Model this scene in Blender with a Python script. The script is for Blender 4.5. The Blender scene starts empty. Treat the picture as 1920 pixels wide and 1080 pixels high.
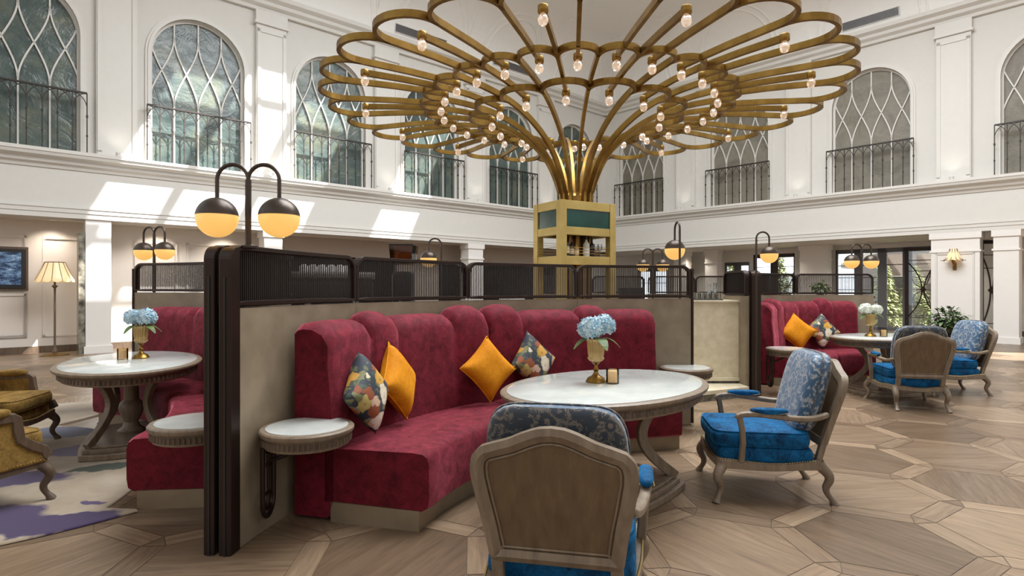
import bpy, bmesh, math, random
from mathutils import Vector, Matrix

scene = bpy.context.scene
COL = scene.collection
PI = math.pi
R = math.radians
rnd = random.Random(7)

# ------------------------------------------------------------------ camera
EYE = 1.42
F = 1087.0            # focal length in pixels of a 1920 px wide frame
cam_d = bpy.data.cameras.new('camera')
cam_d.sensor_width = 36.0
cam_d.lens = 36.0 * F / 1920.0
cam_d.clip_end = 300
cam = bpy.data.objects.new('camera', cam_d)
COL.objects.link(cam)
cam.location = (0, 0, EYE)
cam.rotation_euler = (R(90), 0, 0)
scene.camera = cam

# ------------------------------------------------------------------ exposure, sky, sun
scene.view_settings.view_transform = 'Standard'
scene.view_settings.look = 'None'
scene.view_settings.gamma = 1.0
scene.view_settings.use_curve_mapping = False
scene.view_settings.exposure = 0.0

world = bpy.data.worlds.new('daylight')
scene.world = world
world.use_nodes = True
wn = world.node_tree
bg = wn.nodes['Background']
bg.inputs['Color'].default_value = (0.90, 0.95, 1.0, 1)
bg.inputs['Strength'].default_value = 1.0

# frames of the two long walls: left wall L(t, n, z), right wall W(s, n, z); n points into the hall
PL, DL, NL = Vector((-9.03, 12.58, 0)), Vector((0.749, 0.662, 0)), Vector((0.662, -0.749, 0))
PR, DR, NR = Vector((3.87, 23.97, 0)), Vector((0.684, -0.729, 0)), Vector((-0.729, -0.684, 0))


def L(t, n, z): return PL + DL * t + NL * n + Vector((0, 0, z))
def W(s, n, z): return PR + DR * s + NR * n + Vector((0, 0, z))


SUN_DIR = (DL * -0.47 + NL * (-1 / 1.5) + Vector((0, 0, -1))).normalized()
sun_d = bpy.data.lights.new('sun', 'SUN')
sun_d.energy = 19.0
sun_d.angle = R(0.8)
sun_d.color = (1.0, 0.97, 0.95)
sun = bpy.data.objects.new('sun', sun_d)
COL.objects.link(sun)
sun.rotation_euler = (-SUN_DIR).to_track_quat('Z', 'Y').to_euler()
sun.location = (0, 10, 30)


# added area light below the closed ceiling, overhead fill in place of skylight
fill_d = bpy.data.lights.new('overhead_fill', 'AREA')
fill_d.shape = 'RECTANGLE'
fill_d.size, fill_d.size_y = 9.5, 7.0
fill_d.energy = 2900
fill_d.color = (0.93, 0.965, 1.0)
fill_light = bpy.data.objects.new('overhead_fill', fill_d)
COL.objects.link(fill_light)
fill_light.location = L(6.0, 11.5, 10.8)
fill_light.rotation_euler = (0, 0, math.atan2(DL.y, DL.x))

# ------------------------------------------------------------------ materials
def lin(c):
    def f(x):
        x /= 255.0
        return x / 12.92 if x <= 0.04045 else ((x + 0.055) / 1.055) ** 2.4
    return (f(c[0]), f(c[1]), f(c[2]), 1.0)


class NT:
    """a small wrapper round a material's node tree"""
    def __init__(self, name):
        self.m = bpy.data.materials.new(name)
        self.m.use_nodes = True
        self.t = self.m.node_tree
        self.b = self.t.nodes['Principled BSDF']

    def n(self, kind, **kw):
        nd = self.t.nodes.new(kind)
        for k, v in kw.items():
            setattr(nd, k, v)
        return nd

    def l(self, a, b): self.t.links.new(a, b)

    def coord(self, which='Object', scale=(1, 1, 1)):
        tc = self.n('ShaderNodeTexCoord')
        mp = self.n('ShaderNodeMapping')
        mp.inputs['Scale'].default_value = scale
        self.l(tc.outputs[which], mp.inputs['Vector'])
        return mp.outputs['Vector']

    def noise(self, vec, scale, detail=3, rough=0.55, dist=0.0):
        nd = self.n('ShaderNodeTexNoise')
        nd.inputs['Scale'].default_value = scale
        nd.inputs['Detail'].default_value = detail
        nd.inputs['Roughness'].default_value = rough
        nd.inputs['Distortion'].default_value = dist
        self.l(vec, nd.inputs['Vector'])
        return nd

    def ramp(self, fac, stops, mode='LINEAR'):
        nd = self.n('ShaderNodeValToRGB')
        cr = nd.color_ramp
        cr.interpolation = mode
        while len(cr.elements) < len(stops):
            cr.elements.new(0.5)
        for e, (p, c) in zip(cr.elements, stops):
            e.position = p
            e.color = c if len(c) == 4 else (*c, 1)
        self.l(fac, nd.inputs['Fac'])
        return nd.outputs['Color']

    def mix(self, fac, a, b, blend='MIX'):
        nd = self.n('ShaderNodeMix', data_type='RGBA', blend_type=blend)
        for sock, v in ((nd.inputs[0], fac), (nd.inputs[6], a), (nd.inputs[7], b)):
            if hasattr(v, 'is_linked') or hasattr(v, 'links'):
                self.l(v, sock)
            else:
                sock.default_value = v
        return nd.outputs[2]

    def math(self, op, a, b=None):
        nd = self.n('ShaderNodeMath', operation=op)
        for i, v in enumerate((a, b)):
            if v is None: continue
            if hasattr(v, 'links'): self.l(v, nd.inputs[i])
            else: nd.inputs[i].default_value = v
        return nd.outputs[0]

    def bump(self, h, strength=0.2, dist=0.01):
        nd = self.n('ShaderNodeBump')
        nd.inputs['Strength'].default_value = strength
        nd.inputs['Distance'].default_value = dist
        self.l(h, nd.inputs['Height'])
        self.l(nd.outputs['Normal'], self.b.inputs['Normal'])

    def set(self, **kw):
        for k, v in kw.items():
            self.b.inputs[k.replace('_', ' ')].default_value = v
        return self


def plain(name, c, rough=0.5, metal=0.0, spec=0.5):
    """even colour with a faint mottling so that no surface is quite flat"""
    k = NT(name)
    v = k.coord()
    nz = k.noise(v, 6.0, 4)
    c1 = lin(c)
    lo = tuple(x * 0.985 for x in c1[:3]) + (1,)
    hi = tuple(min(1, x * 1.01) for x in c1[:3]) + (1,)
    k.l(k.ramp(nz.outputs['Fac'], [(0.3, lo), (0.7, hi)]), k.b.inputs['Base Color'])
    k.set(Roughness=rough, Metallic=metal)
    k.b.inputs['Specular IOR Level'].default_value = spec
    return k.m


def mottled(name, a, b, scale, rough=0.5, metal=0.0, bump=0.0, stretch=(1, 1, 1), detail=5, lo=0.35, hi=0.65, which='Object', spec=0.5):
    k = NT(name)
    v = k.coord(which, stretch)
    nz = k.noise(v, scale, detail)
    k.l(k.ramp(nz.outputs['Fac'], [(lo, lin(a)), (hi, lin(b))]), k.b.inputs['Base Color'])
    k.set(Roughness=rough, Metallic=metal)
    k.b.inputs['Specular IOR Level'].default_value = spec
    if bump: k.bump(nz.outputs['Fac'], bump)
    return k.m


def velvet(name, dark, light, sheen, scale=9.0, amount=0.6):
    k = NT(name)
    v = k.coord()
    n1 = k.noise(v, scale, 6, 0.7, 0.6)
    n2 = k.noise(v, scale * 9, 2)
    f = k.math('MULTIPLY_ADD', n2.outputs['Fac'], 0.35)
    k.t.nodes[-1].inputs[2].default_value = 0.0
    s = k.math('ADD', n1.outputs['Fac'], f)
    k.l(k.ramp(s, [(0.48, lin(dark)), (0.84, lin(light))]), k.b.inputs['Base Color'])
    k.set(Roughness=0.75)
    k.b.inputs['Specular IOR Level'].default_value = 0.2
    k.b.inputs['Sheen Weight'].default_value = amount
    k.b.inputs['Sheen Roughness'].default_value = 0.45
    lo_ = tuple(x * 0.35 for x in lin(sheen)[:3]) + (1,)
    k.l(k.ramp(s, [(0.5, lo_), (0.85, lin(sheen))]), k.b.inputs['Sheen Tint'])
    k.bump(n1.outputs['Fac'], 0.12)
    return k.m


def damask(name, ground, figure, scale=11.0):
    k = NT(name)
    v = k.coord()
    nz = k.noise(v, scale * 0.6, 2)
    warp = k.n('ShaderNodeVectorMath', operation='SCALE'); warp.inputs['Scale'].default_value = 0.12
    k.l(nz.outputs['Color'], warp.inputs[0])
    add = k.n('ShaderNodeVectorMath', operation='ADD')
    k.l(v, add.inputs[0]); k.l(warp.outputs[0], add.inputs[1])
    vo = k.n('ShaderNodeTexVoronoi'); vo.inputs['Scale'].default_value = scale
    k.l(add.outputs[0], vo.inputs['Vector'])
    a = k.math('SINE', k.math('MULTIPLY', vo.outputs['Distance'], 17.0))
    n2 = k.noise(v, scale * 3.2, 2, 0.5, 1.5)
    b = k.math('SINE', k.math('MULTIPLY', n2.outputs['Fac'], 26.0))
    s = k.math('ADD', a, k.math('MULTIPLY', b, 0.8))
    m = k.ramp(s, [(0.40, (0, 0, 0, 1)), (0.52, (1, 1, 1, 1))])
    k.l(k.mix(m, lin(ground), lin(figure)), k.b.inputs['Base Color'])
    k.set(Roughness=0.5)
    k.b.inputs['Sheen Weight'].default_value = 0.3
    k.bump(m, 0.08)
    return k.m


def floral(name):
    k = NT(name)
    v = k.coord()
    nz = k.noise(v, 14, 2)
    warp = k.n('ShaderNodeVectorMath', operation='SCALE'); warp.inputs['Scale'].default_value = 0.09
    k.l(nz.outputs['Color'], warp.inputs[0])
    add = k.n('ShaderNodeVectorMath', operation='ADD')
    k.l(v, add.inputs[0]); k.l(warp.outputs[0], add.inputs[1])
    base = lin((48, 56, 66))
    col = base
    pals = [[(96, 104, 78), (122, 122, 84), (70, 84, 74), (150, 140, 110)],
            [(222, 214, 192), (186, 98, 56), (206, 160, 70), (206, 176, 152), (228, 222, 204), (150, 84, 52), (196, 180, 110), (214, 196, 178)]]
    for sc, th, pal in ((15.0, 0.46, pals[0]), (8.5, 0.52, pals[1])):
        vo = k.n('ShaderNodeTexVoronoi'); vo.inputs['Scale'].default_value = sc
        k.l(add.outputs[0], vo.inputs['Vector'])
        sep = k.n('ShaderNodeSeparateColor'); k.l(vo.outputs['Color'], sep.inputs[0])
        stops = [(i / len(pal), lin(c)) for i, c in enumerate(pal)]
        c = k.ramp(sep.outputs[0], stops, 'CONSTANT')
        # paler rim and darker heart of each bloom
        shade = k.ramp(vo.outputs['Distance'], [(0.0, (0.55, 0.45, 0.3, 1)), (0.22, (1, 1, 1, 1)), (0.45, (0.86, 0.82, 0.76, 1))])
        c = k.mix(1.0, c, shade, 'MULTIPLY')
        m = k.math('LESS_THAN', vo.outputs['Distance'], th)
        col = k.mix(m, col, c)
    k.l(col, k.b.inputs['Base Color'])
    k.set(Roughness=0.7)
    return k.m


def wood(name, a, b, rough=0.45, stretch=(9, 9, 1.2), scale=3.0):
    k = NT(name)
    v = k.coord('Object', stretch)
    nz = k.noise(v, scale, 6, 0.6, 0.4)
    k.l(k.ramp(nz.outputs['Fac'], [(0.3, lin(a)), (0.7, lin(b))]), k.b.inputs['Base Color'])
    k.set(Roughness=rough)
    k.bump(nz.outputs['Fac'], 0.06)
    return k.m


def emit(name, c, strength, base=None):
    k = NT(name)
    k.b.inputs['Base Color'].default_value = lin(base or c)
    k.b.inputs['Emission Color'].default_value = lin(c)
    k.b.inputs['Emission Strength'].default_value = strength
    k.set(Roughness=0.3)
    return k.m


def clear_glass(name, tint=(255, 255, 255), gloss=0.12, rough=0.02):
    k = NT(name)
    t = k.n('ShaderNodeBsdfTransparent'); t.inputs['Color'].default_value = lin(tint)
    g = k.n('ShaderNodeBsdfGlossy'); g.inputs['Roughness'].default_value = rough
    lw = k.n('ShaderNodeLayerWeight'); lw.inputs['Blend'].default_value = 0.25
    f = k.math('MAXIMUM', lw.outputs['Fresnel'], gloss)
    mx = k.n('ShaderNodeMixShader')
    k.l(f, mx.inputs[0]); k.l(t.outputs[0], mx.inputs[1]); k.l(g.outputs[0], mx.inputs[2])
    k.l(mx.outputs[0], k.t.nodes['Material Output'].inputs['Surface'])
    return k.m


M = {}
M['white_wall'] = plain('white_wall_paint', (208, 205, 198), 0.6)
M['white_trim'] = plain('white_trim_paint', (210, 207, 200), 0.5)
M['ceiling'] = plain('ceiling_plaster', (238, 236, 231), 0.8)
M['aisle_wall'] = plain('aisle_wall_paint', (214, 206, 196), 0.6)
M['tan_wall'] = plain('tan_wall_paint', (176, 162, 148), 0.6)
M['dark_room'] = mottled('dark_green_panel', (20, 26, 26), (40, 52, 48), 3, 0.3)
M['column'] = plain('column_stucco', (226, 222, 216), 0.5)
M['dark_marble'] = mottled('veined_dark_marble', (60, 58, 50), (150, 145, 130), 7, 0.2, detail=8)
M['cream_stone'] = mottled('cream_travertine', (200, 188, 160), (216, 206, 180), 9, 0.35, detail=6)
M['burgundy'] = velvet('burgundy_velvet', (70, 9, 20), (112, 19, 36), (255, 135, 155), 12, 0.9)
M['blue_velvet'] = velvet('peacock_blue_velvet', (1, 32, 62), (10, 98, 150), (70, 170, 220), 12, 0.4)
M['gold_velvet'] = velvet('old_gold_velvet', (84, 62, 22), (146, 114, 58), (230, 205, 140), 10, 0.3)
M['mustard'] = velvet('mustard_velvet', (196, 120, 10), (224, 148, 24), (255, 190, 60), 5, 0.4)
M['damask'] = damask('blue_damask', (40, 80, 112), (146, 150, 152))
M['damask_shaded'] = damask('blue_damask_shaded', (38, 48, 60), (104, 98, 90), 12.0)  # darkened copy of the damask, shade put into its colours
M['floral'] = floral('floral_print')
M['grey_wood'] = wood('greyed_oak', (108, 93, 77), (138, 122, 102))
M['chair_panel'] = wood('chair_back_veneer', (92, 73, 53), (112, 92, 69), 0.4)
M['dark_wood'] = wood('walnut_frame', (74, 60, 48), (104, 86, 68))
M['marble'] = mottled('white_marble', (182, 186, 181), (197, 200, 195), 5, 0.12, detail=8)
M['leather'] = mottled('beige_leather_panel', (126, 112, 92), (144, 130, 108), 5, 0.55, detail=6)
M['plinth'] = mottled('brushed_plinth', (134, 118, 96), (152, 136, 112), 4, 0.35, 0.3)
M['brown_metal'] = plain('dark_brown_metal', (50, 38, 33), 0.35, 0.6)
M['brown_rod'] = plain('screen_rods', (44, 36, 33), 0.4, 0.3)
M['bronze'] = plain('bronze_metal', (72, 62, 54), 0.35, 0.6)
M['black_iron'] = plain('black_iron', (52, 46, 40), 0.5, 0.3)
M['brass'] = mottled('aged_brass', (120, 90, 38), (150, 117, 56), 4, 0.34, 0.85)
M['tower_brass'] = mottled('pale_brass_sheet', (178, 153, 88), (198, 174, 108), 3, 0.4, 0.6)
M['nail'] = plain('brass_nail', (190, 160, 100), 0.3, 0.9)
M['green_glass'] = mottled('green_glass_panel', (8, 48, 40), (14, 66, 54), 4, 0.15)
M['globe'] = emit('lit_opal_globe', (255, 196, 104), 0.82, (190, 150, 96))
M['shade'] = emit('lit_fabric_shade', (246, 208, 150), 0.5, (226, 200, 160))
def crystal_bulb():
    m = clear_glass('crystal_bulb', (255, 248, 240), 0.30, 0.05)
    t = m.node_tree
    out = t.nodes['Material Output']
    src = out.inputs['Surface'].links[0].from_socket
    e = t.nodes.new('ShaderNodeEmission'); e.inputs['Color'].default_value = lin((255, 224, 196)); e.inputs['Strength'].default_value = 0.2
    a = t.nodes.new('ShaderNodeAddShader')
    t.links.new(src, a.inputs[0]); t.links.new(e.outputs[0], a.inputs[1]); t.links.new(a.outputs[0], out.inputs['Surface'])
    return m


M['bulb'] = crystal_bulb()
M['lens'] = emit('downlight_lens', (255, 236, 210), 1.2)
M['pane_left'] = None
M['glass'] = clear_glass('window_glass', (250, 252, 252))
M['crystal'] = clear_glass('drinking_glass', (240, 244, 244), 0.2)
def amber():
    k = NT('amber_cut_glass')
    k.b.inputs['Base Color'].default_value = lin((206, 176, 118))
    k.set(Roughness=0.12, Metallic=0.2, Alpha=0.6)
    return k.m


M['amber_glass'] = amber()
M['candle_cup'] = clear_glass('candle_cup_glass', (250, 240, 222), 0.08, 0.05)
M['smoke_plastic'] = clear_glass('smoked_hopper_plastic', (222, 192, 160), 0.10, 0.05)
M['wax'] = emit('candle_wax', (244, 222, 180), 0.12, (240, 226, 196))
M['leaf'] = mottled('green_leaves', (58, 84, 40), (104, 128, 62), 12, 0.5)
M['dark_leaf'] = mottled('dark_green_leaves', (30, 52, 22), (74, 98, 44), 12, 0.45)
M['blue_petal'] = mottled('blue_hydrangea_petals', (128, 172, 194), (206, 224, 230), 22, 0.6)
M['white_petal'] = mottled('white_hydrangea_petals', (210, 218, 200), (238, 240, 230), 22, 0.6)
M['black'] = plain('black_plastic', (26, 24, 24), 0.35)
M['steel'] = plain('brushed_steel', (190, 190, 190), 0.25, 0.9)
M['white_china'] = plain('white_china', (238, 238, 236), 0.15)
M['grey_metal'] = plain('grey_painted_steel', (92, 92, 94), 0.4, 0.2)
M['terracotta'] = plain('grey_planter', (150, 144, 136), 0.6)


def upper_pane(name, a, b, tint2):
    k = NT(name)
    v = k.coord()
    nz = k.noise(v, 1.1, 6, 0.6, 0.8)
    c = k.ramp(nz.outputs['Fac'], [(0.3, lin(a)), (0.5, lin(b)), (0.72, lin(tint2))])
    k.l(c, k.b.inputs['Base Color'])
    k.set(Roughness=0.22)
    n2 = k.noise(v, 3.0, 5, 0.6, 1.6)
    k.bump(n2.outputs['Fac'], 0.35, 0.05)
    return k.m


M['pane_left'] = upper_pane('filmed_glass_green', (48, 62, 60), (76, 90, 86), (108, 112, 92))
M['pane_right'] = upper_pane('filmed_glass_grey', (94, 90, 78), (126, 120, 107), (102, 98, 82))
for _k in ('pane_right',):
    M[_k].node_tree.nodes['Principled BSDF'].inputs['Roughness'].default_value = 0.5


def floor_mat():
    k = NT('oak_parquet')
    at = k.n('ShaderNodeAttribute', attribute_name='tint')
    uv = k.n('ShaderNodeUVMap'); uv.uv_map = 'grain'
    mp = k.n('ShaderNodeMapping'); mp.inputs['Scale'].default_value = (1.2, 14, 1)
    k.l(uv.outputs[0], mp.inputs['Vector'])
    nz = k.noise(mp.outputs['Vector'], 2.2, 7, 0.65, 0.7)
    n2 = k.noise(mp.outputs['Vector'], 0.5, 3)
    base = k.ramp(at.outputs['Fac'], [(0.0, lin((102, 85, 67))), (0.5, lin((130, 111, 91))), (1.0, lin((158, 138, 115)))])
    g = k.ramp(nz.outputs['Fac'], [(0.3, (0.62, 0.60, 0.58, 1)), (0.62, (1.08, 1.06, 1.04, 1))])
    c = k.mix(1.0, base, g, 'MULTIPLY')
    g2 = k.ramp(n2.outputs['Fac'], [(0.35, (0.86, 0.82, 0.78, 1)), (0.7, (1.06, 1.06, 1.06, 1))])
    c = k.mix(1.0, c, g2, 'MULTIPLY')
    k.l(c, k.b.inputs['Base Color'])
    r = k.ramp(nz.outputs['Fac'], [(0.2, (0.42, 0.42, 0.42, 1)), (0.8, (0.26, 0.26, 0.26, 1))])
    k.l(r, k.b.inputs['Roughness'])
    k.bump(nz.outputs['Fac'], 0.05)
    return k.m


M['floor'] = floor_mat()


# ------------------------------------------------------------------ mesh building
class MB:
    def __init__(self): self.v, self.f = [], []

    def add(self, vs, fs):
        o = len(self.v)
        self.v += [tuple(p) for p in vs]
        self.f += [tuple(i + o for i in q) for q in fs]
        return self

    def box(self, c, s, rz=0.0, axes=None):
        """box with centre c and full size s, turned by rz, or laid along three axes"""
        c = Vector(c)
        if axes is None:
            ax = (Vector((math.cos(rz), math.sin(rz), 0)), Vector((-math.sin(rz), math.cos(rz), 0)), Vector((0, 0, 1)))
        else:
            ax = [Vector(a).normalized() for a in axes]
        vs = [c + ax[0] * (s[0] / 2 * i) + ax[1] * (s[1] / 2 * j) + ax[2] * (s[2] / 2 * k)
              for k in (-1, 1) for j in (-1, 1) for i in (-1, 1)]
        return self.add(vs, [(0, 2, 3, 1), (4, 5, 7, 6), (0, 1, 5, 4), (2, 6, 7, 3), (0, 4, 6, 2), (1, 3, 7, 5)])

    def loft(self, rings, cap=True, closed=False):
        n = len(rings[0]); o = len(self.v)
        for r in rings: self.v += [tuple(p) for p in r]
        m = len(rings)
        for i in range(m if closed else m - 1):
            a, b = o + i * n, o + ((i + 1) % m) * n
            for j in range(n):
                k = (j + 1) % n
                self.f.append((a + j, a + k, b + k, b + j))
        if cap and not closed:
            self.f.append(tuple(o + j for j in reversed(range(n))))
            self.f.append(tuple(o + (m - 1) * n + j for j in range(n)))
        return self

    def sweep(self, path, sec, up=None, closed=False, cap=True):
        """section (list of (side, up) pairs, or a function of the step giving one) carried along a path"""
        P = [Vector(p) for p in path]
        m = len(P)
        rings = []
        last = None
        for i in range(m):
            if closed: t = P[(i + 1) % m] - P[i - 1]
            elif i == 0: t = P[1] - P[0]
            elif i == m - 1: t = P[-1] - P[-2]
            else: t = (P[i + 1] - P[i]).normalized() + (P[i] - P[i - 1]).normalized()
            t.normalize()
            if up is not None:
                side = t.cross(Vector(up))
                if side.length < 1e-5: side = last or Vector((1, 0, 0))
                side.normalize(); u = side.cross(t)
            else:
                if last is None:
                    a = Vector((0, 0, 1)) if abs(t.z) < 0.9 else Vector((1, 0, 0))
                    side = t.cross(a).normalized()
                else:
                    side = (last - t * last.dot(t)).normalized()
                u = side.cross(t)
            last = side
            s = sec(i / (m - 1), i) if callable(sec) else sec
            rings.append([P[i] + side * a + u * b for a, b in s])
        return self.loft(rings, cap, closed)

    def tube(self, path, r, n=8, **kw):
        if callable(r):
            return self.sweep(path, lambda u, i: [(r(u) * math.cos(2 * PI * k / n), r(u) * math.sin(2 * PI * k / n)) for k in range(n)], **kw)
        return self.sweep(path, [(r * math.cos(2 * PI * k / n), r * math.sin(2 * PI * k / n)) for k in range(n)], **kw)

    def lathe(self, prof, c=(0, 0, 0), n=24, sx=1.0, sy=1.0, rz=0.0, cap=True):
        rings = []
        for r, z in prof:
            ring = []
            for k in range(n):
                a = 2 * PI * k / n
                x, y = r * sx * math.cos(a), r * sy * math.sin(a)
                ring.append((c[0] + x * math.cos(rz) - y * math.sin(rz), c[1] + x * math.sin(rz) + y * math.cos(rz), c[2] + z))
            rings.append(ring)
        return self.loft(rings, cap)

    def prism(self, outline, fn, d0, d1):
        """outline of (a, b) points pushed from depth d0 to d1; fn(a, b, d) gives the place"""
        n = len(outline)
        return self.loft([[fn(a, b, d0) for a, b in outline], [fn(a, b, d1) for a, b in outline]])

    def grid(self, fn, nu, nv):
        o = len(self.v)
        for i in range(nu + 1):
            for j in range(nv + 1):
                self.v.append(tuple(fn(i / nu, j / nv)))
        for i in range(nu):
            for j in range(nv):
                a = o + i * (nv + 1) + j
                self.f.append((a, a + nv + 1, a + nv + 2, a + 1))
        return self

    def build(self, name, mat, parent=None, smooth=False, bevel=0.0, subsurf=0, seg=2):
        me = bpy.data.meshes.new(name)
        me.from_pydata(self.v, [], self.f)
        bm = bmesh.new(); bm.from_mesh(me)
        bmesh.ops.recalc_face_normals(bm, faces=bm.faces)
        bm.to_mesh(me); bm.free()
        me.materials.append(M[mat] if isinstance(mat, str) else mat)
        if smooth:
            for p in me.polygons: p.use_smooth = True
            if smooth != 'all': me.set_sharp_from_angle(angle=R(42))
        o = bpy.data.objects.new(name, me)
        COL.objects.link(o)
        if parent is not None: o.parent = parent
        if bevel:
            b = o.modifiers.new('soft_edges', 'BEVEL'); b.width = bevel; b.segments = seg; b.limit_method = 'ANGLE'; b.angle_limit = R(40)
        if subsurf:
            s = o.modifiers.new('smooth_surface', 'SUBSURF'); s.levels = s.render_levels = subsurf
        return o


def thing(name, label, cat, loc=(0, 0, 0), rz=0.0, group=None):
    o = bpy.data.objects.new(name, None)
    COL.objects.link(o)
    o.empty_display_size = 0.1
    o.location = loc
    o.rotation_euler = (0, 0, rz)
    o['label'] = label
    o['category'] = cat
    if group: o['group'] = group
    return o


def tag(o, label, cat, group=None):
    o['label'] = label; o['category'] = cat
    if group: o['group'] = group
    return o


def struct(o):
    o['kind'] = 'structure'
    return o


def copy_thing(src, label, loc, rz=0.0, name=None):
    def rec(o, parent):
        c = o.copy(); COL.objects.link(c); c.parent = parent
        for ch in list(o.children): rec(ch, c)
        return c
    kids = list(src.children)
    c = src.copy(); COL.objects.link(c)
    if name: c.name = name
    c.location = loc; c.rotation_euler = (0, 0, rz); c['label'] = label
    for ch in kids: rec(ch, c)
    return c


def at(px, Y, z=0.0):
    """floor place seen in column px of the frame at distance Y"""
    return Vector(((px - 960) / F * Y, Y, z))


def on_wall(px, P, D, N, n):
    """coordinate along a wall (offset n) where column px meets it"""
    k = (px - 960) / F
    b = P + N * n
    return (k * b.y - b.x) / (D.x - k * D.y)


def arc(cx, cy, r, a0, a1, n, z=0.0):
    return [Vector((cx + r * math.cos(R(a0 + (a1 - a0) * i / n)), cy + r * math.sin(R(a0 + (a1 - a0) * i / n)), z)) for i in range(n + 1)]


def lerp(a, b, t): return a + (b - a) * t
def smooth01(t): return t * t * (3 - 2 * t)
# ------------------------------------------------------------------ floor: hexagons framed by planks
def make_floor():
    S, G = 0.44, 0.135                      # hexagon side, plank width
    pitch = S * math.sqrt(3) + G           # distance between hexagon centres
    vs, fs, uv, tint = [], [], [], []

    def poly(pts, ang, base):
        mx = sum(p_[0] for p_ in pts) / len(pts); my = sum(p_[1] for p_ in pts) / len(pts)
        sh = []
        for x, y in pts:                   # a hair of dark joint round every piece
            l = math.hypot(x - mx, y - my); q = (l - 0.004) / l
            sh.append((mx + (x - mx) * q, my + (y - my) * q))
        pts = sh
        o = len(vs)
        vs.extend((x, y, 0.0) for x, y in pts)
        fs.append(tuple(range(o, o + len(pts))))
        ou, ov = rnd.random() * 50, rnd.random() * 50
        ca, sa = math.cos(ang), math.sin(ang)
        uv.extend((x * ca + y * sa + ou, -x * sa + y * ca + ov) for x, y in pts)
        tint.append(min(1, max(0, base + rnd.uniform(-0.42, 0.42))))

    x0, x1, y0, y1 = -17.0, 17.0, -7.0, 30.0
    rows = int((y1 - y0) / (pitch * math.sqrt(3) / 2)) + 2
    cols = int((x1 - x0) / pitch) + 2
    for r in range(rows):
        for c in range(cols):
            cy = y0 + r * pitch * math.sqrt(3) / 2
            cx = x0 + (c + 0.5 * (r % 2)) * pitch
            # rotate the lattice by 90 degrees so that planks run across the view
            X, Y = cx, cy
            pts = [(X + S * math.cos(R(30 + 60 * k)), Y + S * math.sin(R(30 + 60 * k))) for k in range(6)]
            poly(pts, R(rnd.choice((0, 60, 120))), 0.45)
            for k in (0, 1, 2):
                a = R(60 * k)              # neighbour direction
                nx, ny = math.cos(a), math.sin(a)
                tx, ty = -ny, nx
                d0 = S * math.sqrt(3) / 2
                h = S / 2
                q = [(X + nx * d0 - tx * h, Y + ny * d0 - ty * h), (X + nx * (d0 + G) - tx * h, Y + ny * (d0 + G) - ty * h),
                     (X + nx * (d0 + G) + tx * h, Y + ny * (d0 + G) + ty * h), (X + nx * d0 + tx * h, Y + ny * d0 + ty * h)]
                poly(q, a + PI / 2, 0.62)
            for k in (0, 1):               # small corner pieces
                a = R(30 + 60 * k)
                vx, vy = X + S * math.cos(a), Y + S * math.sin(a)
                b0, b1 = R(60 * k), R(60 * (k + 1))
                poly([(vx, vy), (vx + G * math.cos(b0), vy + G * math.sin(b0)), (vx + G * math.cos(b1), vy + G * math.sin(b1))], a, 0.5)
    me = bpy.data.meshes.new('floor')
    me.from_pydata(vs, [], fs)
    ul = me.uv_layers.new(name='grain')
    at_ = me.attributes.new('tint', 'FLOAT', 'FACE')
    for i, p in enumerate(me.polygons):
        at_.data[i].value = tint[i]
        for li, vi in zip(p.loop_indices, p.vertices):
            ul.data[li].uv = uv[vi]
    me.materials.append(M['floor'])
    o = bpy.data.objects.new('floor', me)
    COL.objects.link(o)
    sf = MB().box((0, 12, -0.052), (36, 38, 0.1)).build('subfloor', 'dark_wood'); struct(sf)
    # turn the lattice so that one family of planks runs parallel to the picture
    o.rotation_euler = (0, 0, R(4))
    return struct(o)


make_floor()

Z_SOF, Z_FASC, Z_COR0, Z_COR1 = 2.90, 3.13, 3.92, 4.28
Z_TOP = 8.55
WIN_W, WIN_SPRING = 2.06, 6.84


# unseen low wall added behind the viewpoint to block low light, open above
mbw = MB().box((0, -9.1, 2.1), (34, 0.2, 4.2)).box((-17, -3.0, 2.1), (0.2, 12.4, 4.2)).box((17, 3.0, 2.1), (0.2, 16, 4.2))
struct(mbw.build('wall_back_block', 'tan_wall'))


def upper_wall(name, fr, t0, t1, centres, n0=-0.12, depth=0.22):
    """white upper wall with arched openings and their reveals"""
    mb = MB()
    h = WIN_W / 2
    seg = 20

    def arch(c):
        return [(c + h, Z_COR1)] + [(c + h * math.cos(PI * i / seg), WIN_SPRING + h * math.sin(PI * i / seg)) for i in range(seg + 1)] + [(c - h, Z_COR1)]

    cur = t0
    def quad(a, b, z0, z1):
        mb.add([fr(a, n0, z0), fr(b, n0, z0), fr(b, n0, z1), fr(a, n0, z1)], [(0, 1, 2, 3)])
    for c in centres:
        quad(cur, c - h, Z_COR1 - 0.3, Z_TOP + 0.5)
        pts = arch(c)
        for i in range(1, len(pts) - 2):
            a, b = pts[i], pts[i + 1]
            mb.add([fr(a[0], n0, a[1]), fr(b[0], n0, b[1]), fr(b[0], n0, Z_TOP + 0.5), fr(a[0], n0, Z_TOP + 0.5)], [(0, 1, 2, 3)])
        quad(c - h, c + h, Z_COR1 - 0.3, Z_COR1)
        for i in range(len(pts) - 1):
            a, b = pts[i], pts[i + 1]
            mb.add([fr(a[0], n0, a[1]), fr(b[0], n0, b[1]), fr(b[0], n0 - depth, b[1]), fr(a[0], n0 - depth, a[1])], [(0, 1, 2, 3)])
        cur = c + h
    quad(cur, t1, Z_COR1 - 0.3, Z_TOP + 0.5)
    o = mb.build(name, 'white_wall')
    return struct(o)


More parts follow.
